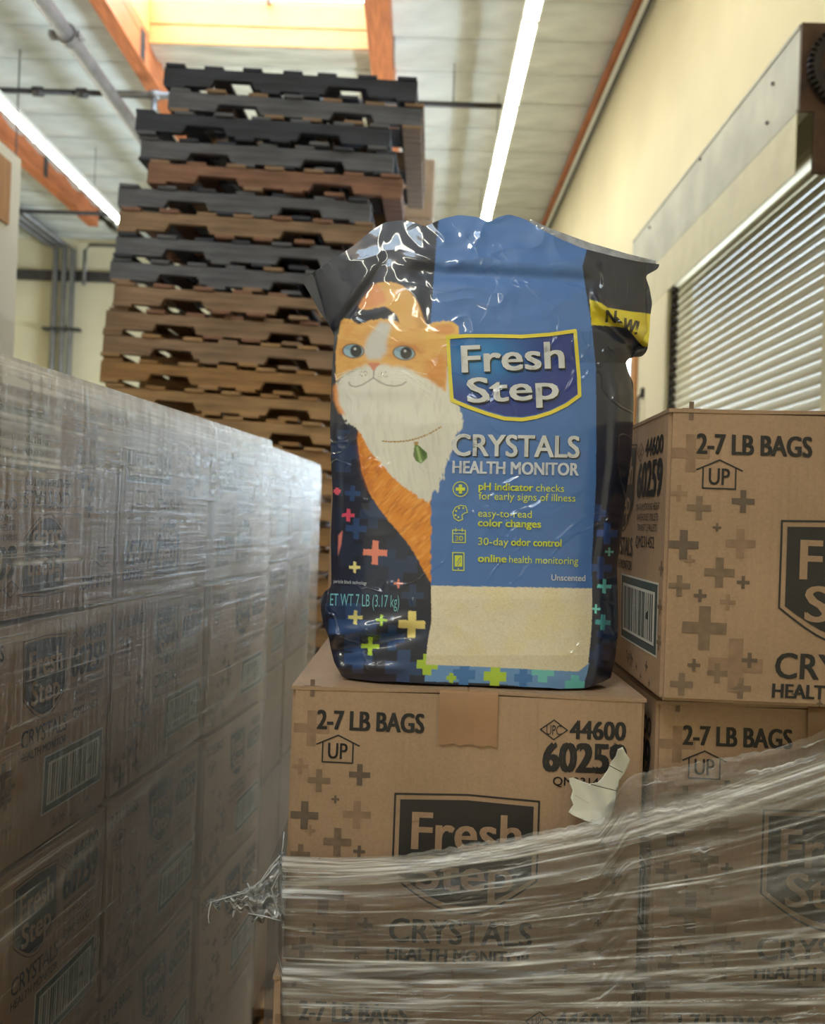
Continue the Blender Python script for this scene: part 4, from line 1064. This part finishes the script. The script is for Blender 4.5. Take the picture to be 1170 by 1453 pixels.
# brow, muzzle
P_([(480, 500), (490, 490), (508, 489), (512, 494), (496, 496), (484, 506)], (190, 112, 44), .6, 1.5); P_([(556, 492), (570, 486), (590, 490), (600, 504), (590, 498), (572, 494)], (188, 106, 40), .6, 1.5)
muz = [(478, 545), (488, 532), (505, 524), (521, 516), (529, 522), (540, 516), (560, 519), (585, 526), (605, 538), (628, 552), (636, 575), (620, 600), (560, 610), (500, 600), (482, 575)]
paint(mask(muz, 2.2, 3), (222, 218, 208), 1)
paint(mask(muz, 2.2, 3) * np.exp(-(((GX - 545) / 60) ** 2 + ((GY - 562) / 9) ** 2)), (188, 182, 172), .35)
paint(mask(muz, 3) * np.clip(fbm(GX / 4, GY / 18, 3, 63) - .5, 0, 1) * 2, (178, 170, 160), .4)
for cx, cy, rx, px_, a_ in ((501, 498, 14, 505, .05), (573, 501, 14.5, 576, .12)):
    ell(cx, cy, rx + 2, 10.6, (66, 46, 34), .85, .7, a_); ell(cx, cy, rx, 9, (150, 178, 194), 1, .5, a_); ell(cx - 1, cy - 4, rx - 2, 3.6, (96, 130, 160), .6, .9, a_)
    ell(px_, cy, 8.4, 8.8, (22, 26, 34), 1, .5); ell(px_ - 1.5, cy - 3, 1.8, 1.8, (220, 226, 230), .9, .4)
P_([(522, 516), (530, 514.5), (539, 516), (534, 521), (530, 526.5), (526, 521)], (206, 128, 102), 1, .5, 0, True)
stroke([(530, 526), (530, 531), (529.5, 536)], 1.3, (110, 90, 80), .9)
stroke([(529.5, 536), (522, 541), (514, 546), (504, 549), (497, 547), (494, 542)], 1.4, (110, 96, 88), .85)
stroke([(529.5, 536), (538, 542), (548, 546.5), (560, 548), (570, 546), (577, 541)], 1.4, (110, 96, 88), .85)
rr = random.Random(5)
for k in range(14): ell(516 + rr.uniform(-5, 6), 530 + rr.uniform(-4, 4), .6, .6, (120, 100, 88), .8, .3); ell(542 + rr.uniform(-5, 7), 531 + rr.uniform(-4, 4), .6, .6, (120, 100, 88), .8, .3)
for k in range(14):
    y_ = rr.uniform(526, 540); dx = rr.uniform(34, 60)
    stroke([(552, y_), (552 + dx / 2, y_ - 3 + k * .6), (552 + dx, y_ - 2 + k * 2.4)], .6, (238, 234, 226), .6, .3)
    if k < 8: stroke([(508, y_), (494, y_ - 1), (476, y_ + 3 + k)], .6, (238, 234, 226), .5, .3)
# chain and crystal pendant
for k in range(40):
    t = k / 39; cx = 543 + 82 * t; cy = 626 + 3 * math.sin(t * 2.5) - 22 * t ** 2.2; ell(cx, cy, 1.5, .9, (190, 150, 60) if k % 2 else (138, 104, 40), .95, .3, k)
P_([(587, 627), (594, 627), (592, 634), (588, 634)], (168, 132, 70)); P_([(588, 632), (594, 632), (606, 643), (606, 650), (597, 658), (590, 654), (586, 646)], (86, 120, 52), 1, .3)
P_([(590, 634), (593, 634), (599, 656), (595, 657)], (160, 182, 120), .9); P_([(594, 634), (605, 643), (602, 652)], (56, 84, 34), .9); P_([(588, 634), (589, 653), (587, 647)], (120, 100, 110), .8)
# product window and bottom strip
win = [(611, 831), (725, 833), (840, 835), (840, 870), (838, 905), (834, 942), (820, 953), (760, 950), (680, 946), (604, 943), (606, 915), (612, 880)]
P_([(604, 938), (680, 944), (760, 948), (836, 940), (832, 958), (824, 981), (760, 976), (700, 970), (602, 967)], (104, 150, 206), 1, .3)
for cx, cy, r, c in ((606, 943, 15, (176, 206, 62)), (658, 957, 16, (64, 120, 186)), (702, 960, 16, (178, 208, 66)), (742, 962, 13, (60, 118, 186)), (770, 952, 16, (112, 196, 196)), (640, 962, 7, (170, 204, 64)), (815, 972, 14, (104, 196, 200))): cross_px(cx, cy, r, c, .42)
wm = P_(win, (224, 212, 188), 1, .3)
gn = np.random.RandomState(9).rand(IH // 2 + 1, IW // 2 + 1).repeat(2, 0).repeat(2, 1)[:IH, :IW]
paint(wm * np.clip(fbm(GX / 26, GY / 20, 4, 73) - .40, 0, 1) * 2.0, (226, 208, 156), .8); paint(wm * np.clip(gn - .72, 0, 1) * 2.2, (176, 158, 116), .55); paint(wm * np.clip(.25 - gn, 0, 1) * 3, (244, 238, 214), .6)
paint(wm * ((fbm(GX / 1.6, GY / 1.6, 1, 83) > .93) & (fbm(GX / 30, GY / 20, 2, 84) > .45)), (190, 150, 60), .6)
em_ = mask([(638, 481), (662, 479), (700, 479), (740, 480), (780, 477), (813, 472), (815, 500), (818, 535), (819, 559), (802, 571), (780, 582), (760, 588), (741, 591.5), (716, 590), (692, 583), (666, 574), (642, 565), (640, 530)], .3)
paint(em_, (18, 46, 132), 1); rad = np.exp(-(((GX - 682) / 60) ** 2 + ((GY - 508) / 38) ** 2)); paint(em_ * rad, (10, 128, 196), .95)
# yellow flash on the gusset
P_([(836, 425), (851, 429), (862, 437), (888, 441), (935, 447), (930, 495), (911, 491), (889, 465), (870, 463), (839, 461)], (216, 198, 52), 1, .3)
P_([(851, 429), (862, 437), (889, 465), (870, 463)], (176, 158, 30), .45, 1.0)

e = empty('litter_bag', (float(unp(680, 970, .95).x), .95, BT)); BLOC = np.array(e.location)
tag(e, 'shiny blue and navy cat litter bag with an orange cat on it', 'bag')
PB = bag_P(G[..., 0], G[..., 1])
me = grid_mesh('bag_front', PB - BLOC)
ci = np.clip((G[..., 0] - X0) * SX, 0, IW - 1.01); cj = np.clip((G[..., 1] - Y0) * SX, 0, IH - 1.01)
i0 = ci.astype(int); j0 = cj.astype(int); fi = (ci - i0)[..., None]; fj = (cj - j0)[..., None]
Cc = (img[j0, i0] * (1 - fi) + img[j0, i0 + 1] * fi) * (1 - fj) + (img[j0 + 1, i0] * (1 - fi) + img[j0 + 1, i0 + 1] * fi) * fj
ca = me.color_attributes.new('print', 'FLOAT_COLOR', 'POINT')
ca.data.foreach_set('color', np.concatenate([Cc, np.ones((NV, NU, 1))], -1).astype(np.float32).ravel())
def glossy(name, c=None, rough=.22, coat=1.0):
    m, nt, b = mat(name)
    if c is None:
        a = N(nt, 'ShaderNodeAttribute'); a.attribute_name = 'print'; nt.links.new(a.outputs['Color'], b.inputs['Base Color'])
    else: b.inputs['Base Color'].default_value = rgba(c)
    b.inputs['Roughness'].default_value = .45; b.inputs['Coat Weight'].default_value = coat * .85; b.inputs['Coat Roughness'].default_value = .06; b.inputs['Coat IOR'].default_value = 1.55
    tc = N(nt, 'ShaderNodeTexCoord'); no = N(nt, 'ShaderNodeTexNoise'); no.inputs['Scale'].default_value = 9; no.inputs['Detail'].default_value = 2.6; no.inputs['Distortion'].default_value = .8
    nt.links.new(tc.outputs['Object'], no.inputs['Vector'])
    su = N(nt, 'ShaderNodeMath', operation='SUBTRACT'); su.inputs[1].default_value = .5; ab = N(nt, 'ShaderNodeMath', operation='ABSOLUTE')
    mr = N(nt, 'ShaderNodeMapRange', interpolation_type='SMOOTHSTEP'); mr.inputs['From Min'].default_value = 0; mr.inputs['From Max'].default_value = .020; mr.inputs['To Min'].default_value = 1; mr.inputs['To Max'].default_value = 0
    nt.links.new(no.outputs['Fac'], su.inputs[0]); nt.links.new(su.outputs[0], ab.inputs[0]); nt.links.new(ab.outputs[0], mr.inputs['Value'])
    n2 = N(nt, 'ShaderNodeTexNoise'); n2.inputs['Scale'].default_value = 14; n2.inputs['Detail'].default_value = 1; nt.links.new(tc.outputs['Object'], n2.inputs['Vector'])
    m2 = N(nt, 'ShaderNodeMapRange'); m2.inputs['From Min'].default_value = .40; m2.inputs['From Max'].default_value = .52; nt.links.new(n2.outputs['Fac'], m2.inputs['Value'])
    mm = N(nt, 'ShaderNodeMath', operation='MULTIPLY'); nt.links.new(mr.outputs[0], mm.inputs[0]); nt.links.new(m2.outputs[0], mm.inputs[1]); mu = N(nt, 'ShaderNodeMath', operation='MULTIPLY'); mu.inputs[1].default_value = 1.1; nt.links.new(mm.outputs[0], mu.inputs[0]); mm = mu
    ad = N(nt, 'ShaderNodeMath', operation='ADD'); nt.links.new(mm.outputs[0], ad.inputs[0]); nt.links.new(no.outputs['Fac'], ad.inputs[1])
    bp = N(nt, 'ShaderNodeBump'); bp.inputs['Distance'].default_value = .0022; bp.inputs['Strength'].default_value = 1
    nt.links.new(ad.outputs[0], bp.inputs['Height']); nt.links.new(bp.outputs['Normal'], b.inputs['Coat Normal'])
    return m
M_bag = glossy('printed_glossy_film'); M_navy = glossy('navy_glossy_film', (24, 30, 48))
link('bag_front', me, e, M_bag)
# back of the bag and its flat bottom
k = 6; Gb = G[::k, ::k]; Pf = bag_P(Gb[..., 0], Gb[..., 1])
Pk = Pf.copy(); Yc = BAGY; Pk[..., 1] = Yc + (Yc - Pf[..., 1]) * .9
Pk[0, :, 1] = Pf[0, :, 1]; Pk[:, 0, 1] = Pf[:, 0, 1]; Pk[:, -1, 1] = Pf[:, -1, 1]
Pk = np.concatenate([Pk, Pf[-1:]], 0)
Pk[-2, :, 2] = Pf[-1, :, 2]
link('bag_back', grid_mesh('bag_back', Pk[:, ::-1] - BLOC), e, M_navy)
# crinkled silver seal along the top right
u = np.linspace(0, 1, 80)[None].repeat(6, 0); v = np.linspace(0, 1, 6)[:, None].repeat(80, 1)
sx = np.interp(u, [0, .15, .5, .8, 1], [752, 780, 838, 890, 930]); sy0 = np.interp(u, [0, .15, .5, .8, 1], [311, 324, 345, 360, 370]); sy1 = np.interp(u, [0, .15, .5, .8, 1], [318, 338, 362, 374, 377])
M_seal = plain('silvery_inner_film', (168, 172, 184), .2, metal=.3, var=.35, scale=45, bump=.003, bscale=70)
Yseal = bag_Y(sx, sy1) + .004 + .012 * (1 - v) + .002 * fbm(sx / 6, v * 3, 2, 6)
link('top_seal', grid_mesh('seal', unp_np(sx, sy0 + (sy1 - sy0) * v, Yseal) - BLOC), e, M_seal)

# lettering and emblem on the bag
def g_flat(name, c): return glossy(name, c)
BM = [g_flat('bag_ink_' + n, c) for n, c in (('yellow', (222, 206, 66)), ('deep_blue', (14, 44, 126)), ('mid_blue', (12, 92, 172)), ('silver', (206, 208, 210)), ('soft_white', (200, 206, 216)), ('lime', (206, 216, 60)), ('panel_blue', (68, 112, 178)), ('dark', (40, 36, 26)), ('cyan', (112, 176, 190)))]
YL, DB, MB_, SV, SW, LM, PBL, DK, CY = range(9)
def bag_fn(x, y, o): return bag_P(x, y, o) - BLOC
def bag_part(name, f, cut=5): return link(name, f.mesh(name, bag_fn, BM, cut=cut, offs=.0007, dl=.0003), e)
f = Flat()
outer = [(632, 476), (660, 474), (700, 474), (740, 475), (780, 472), (818, 467), (821, 500), (824, 535), (825, 563), (805, 578), (782, 589), (760, 596), (741, 599), (715, 598), (690, 591), (665, 582), (640, 571), (636, 530)]
inner = [(638, 481), (662, 479), (700, 479), (740, 480), (780, 477), (813, 472), (815, 500), (818, 535), (819, 559), (802, 571), (780, 582), (760, 588), (741, 591.5), (716, 590), (692, 583), (666, 574), (642, 565), (640, 530)]
f.line([((a[0] + b_[0]) / 2, (a[1] + b_[1]) / 2) for a, b_ in zip(outer, inner)], 5.2, YL, 1, True)
bag_part('emblem_border', f)
f = Flat()
rt = -.045
bd = lambda t: 3.5 * np.sin(t * math.pi) * 0
for dx, dy, m, ly in ((1.6, 1.8, DK, 3), (0, 0, SV, 4)):
    f.text('Fresh', 656 + dx, 491 + dy, 800 + dx, 528 + dy, m, ly, .035, rt); f.text('Step', 664 + dx, 537 + dy, 792 + dx, 571 + dy, m, ly, .035, rt)
bag_part('emblem_lettering', f)
f = Flat(); rt = .018
f.text('CRYSTALS', 643.5, 617.5, 822.5, 647.5, DK, 1, .03, rt, res=4); f.text('CRYSTALS', 642, 616, 821, 646, SV, 2, .03, rt, res=4)
f.text('HEALTH MONITOR', 642, 654, 820, 671, SW, 2, .045, .020)
bag_part('title_lettering', f)
f = Flat()
f.text('Unscented', 782, 815, 830, 823.5, SW, 2, .03, .02)
bag_part('scent_lettering', f)
f = Flat()
def bt(s, x0, yb, x1, bold=False): f.text(s, x0, yb - 10.2, x1, yb, LM, 2, 0.04 if bold else .0, .024, capref='H')
bt('pH indicator', 679, 695, 756, True); bt('checks', 760, 697, 800); bt('for early signs of illness', 679, 708.5, 816)
bt('easy-to-read', 678, 733, 754); bt('color changes', 678, 746.5, 767, True); bt('30-day', 678, 773, 721); bt('odor control', 725, 774, 796, True); bt('online', 678, 797, 718, True); bt('health monitoring', 722, 798.5, 820)
bag_part('claim_lettering', f)
f = Flat()
circ = lambda cx, cy, r, n=20: [(cx + r * math.cos(2 * math.pi * k / n), cy + r * math.sin(2 * math.pi * k / n)) for k in range(n)]
f.line(circ(653, 694, 10.5), 1.2, LM, 1, True); f.cross(653, 694, 6.5, LM, 1, .36)
f.line([(662, 722), (660, 718), (653, 717), (646, 720), (642, 727), (644, 735), (650, 739), (656, 737), (655, 731), (659, 728), (663, 727)], 1.2, LM, 1, True)
for a, b in ((647, 725), (651, 721), (657, 721), (646, 731), (650, 734)): f.poly(circ(a, b, 1.4, 8), LM, 1)
f.line([(642, 752), (660, 752.5), (660, 770), (642, 769.5)], 1.2, LM, 1, True); f.line([(642, 757), (660, 757.5)], 1.0, LM, 1); f.text('30', 645.5, 760.5, 656.5, 767, LM, 1, .03)
for a in (646.5, 655.5): f.line([(a, 749.5), (a, 754)], 1.2, LM, 1)
f.line([(642, 784), (658, 784.5), (658, 809.5), (642, 809)], 1.3, LM, 1, True); f.rect(645, 788, 655.5, 804, LM, 1); f.line([(647.5, 799), (653, 791)], .8, PBL, 3); f.line([(648, 803), (653.5, 796)], .8, PBL, 3); f.poly(circ(650, 807, .9, 8), LM, 1)
bag_part('claim_icons', f)
f = Flat()
f.text('ET WT 7 LB (3.17 kg)', 468, 842, 566, 859, CY, 1, .0, .03); f.text('particle block technology', 473, 822, 520, 827, SW, 1, 0, .06, capref='h')
bag_part('weight_lettering', f)
f = Flat()
f.text('N', 859, 440, 873, 457, DK, 1, .05, .08); f.poly([(872, 447), (878, 452), (884, 459), (876, 458)], DK, 1); f.text('W!', 882, 451, 903, 470, DK, 1, .05, .22)
bag_part('flash_lettering', f, 3)
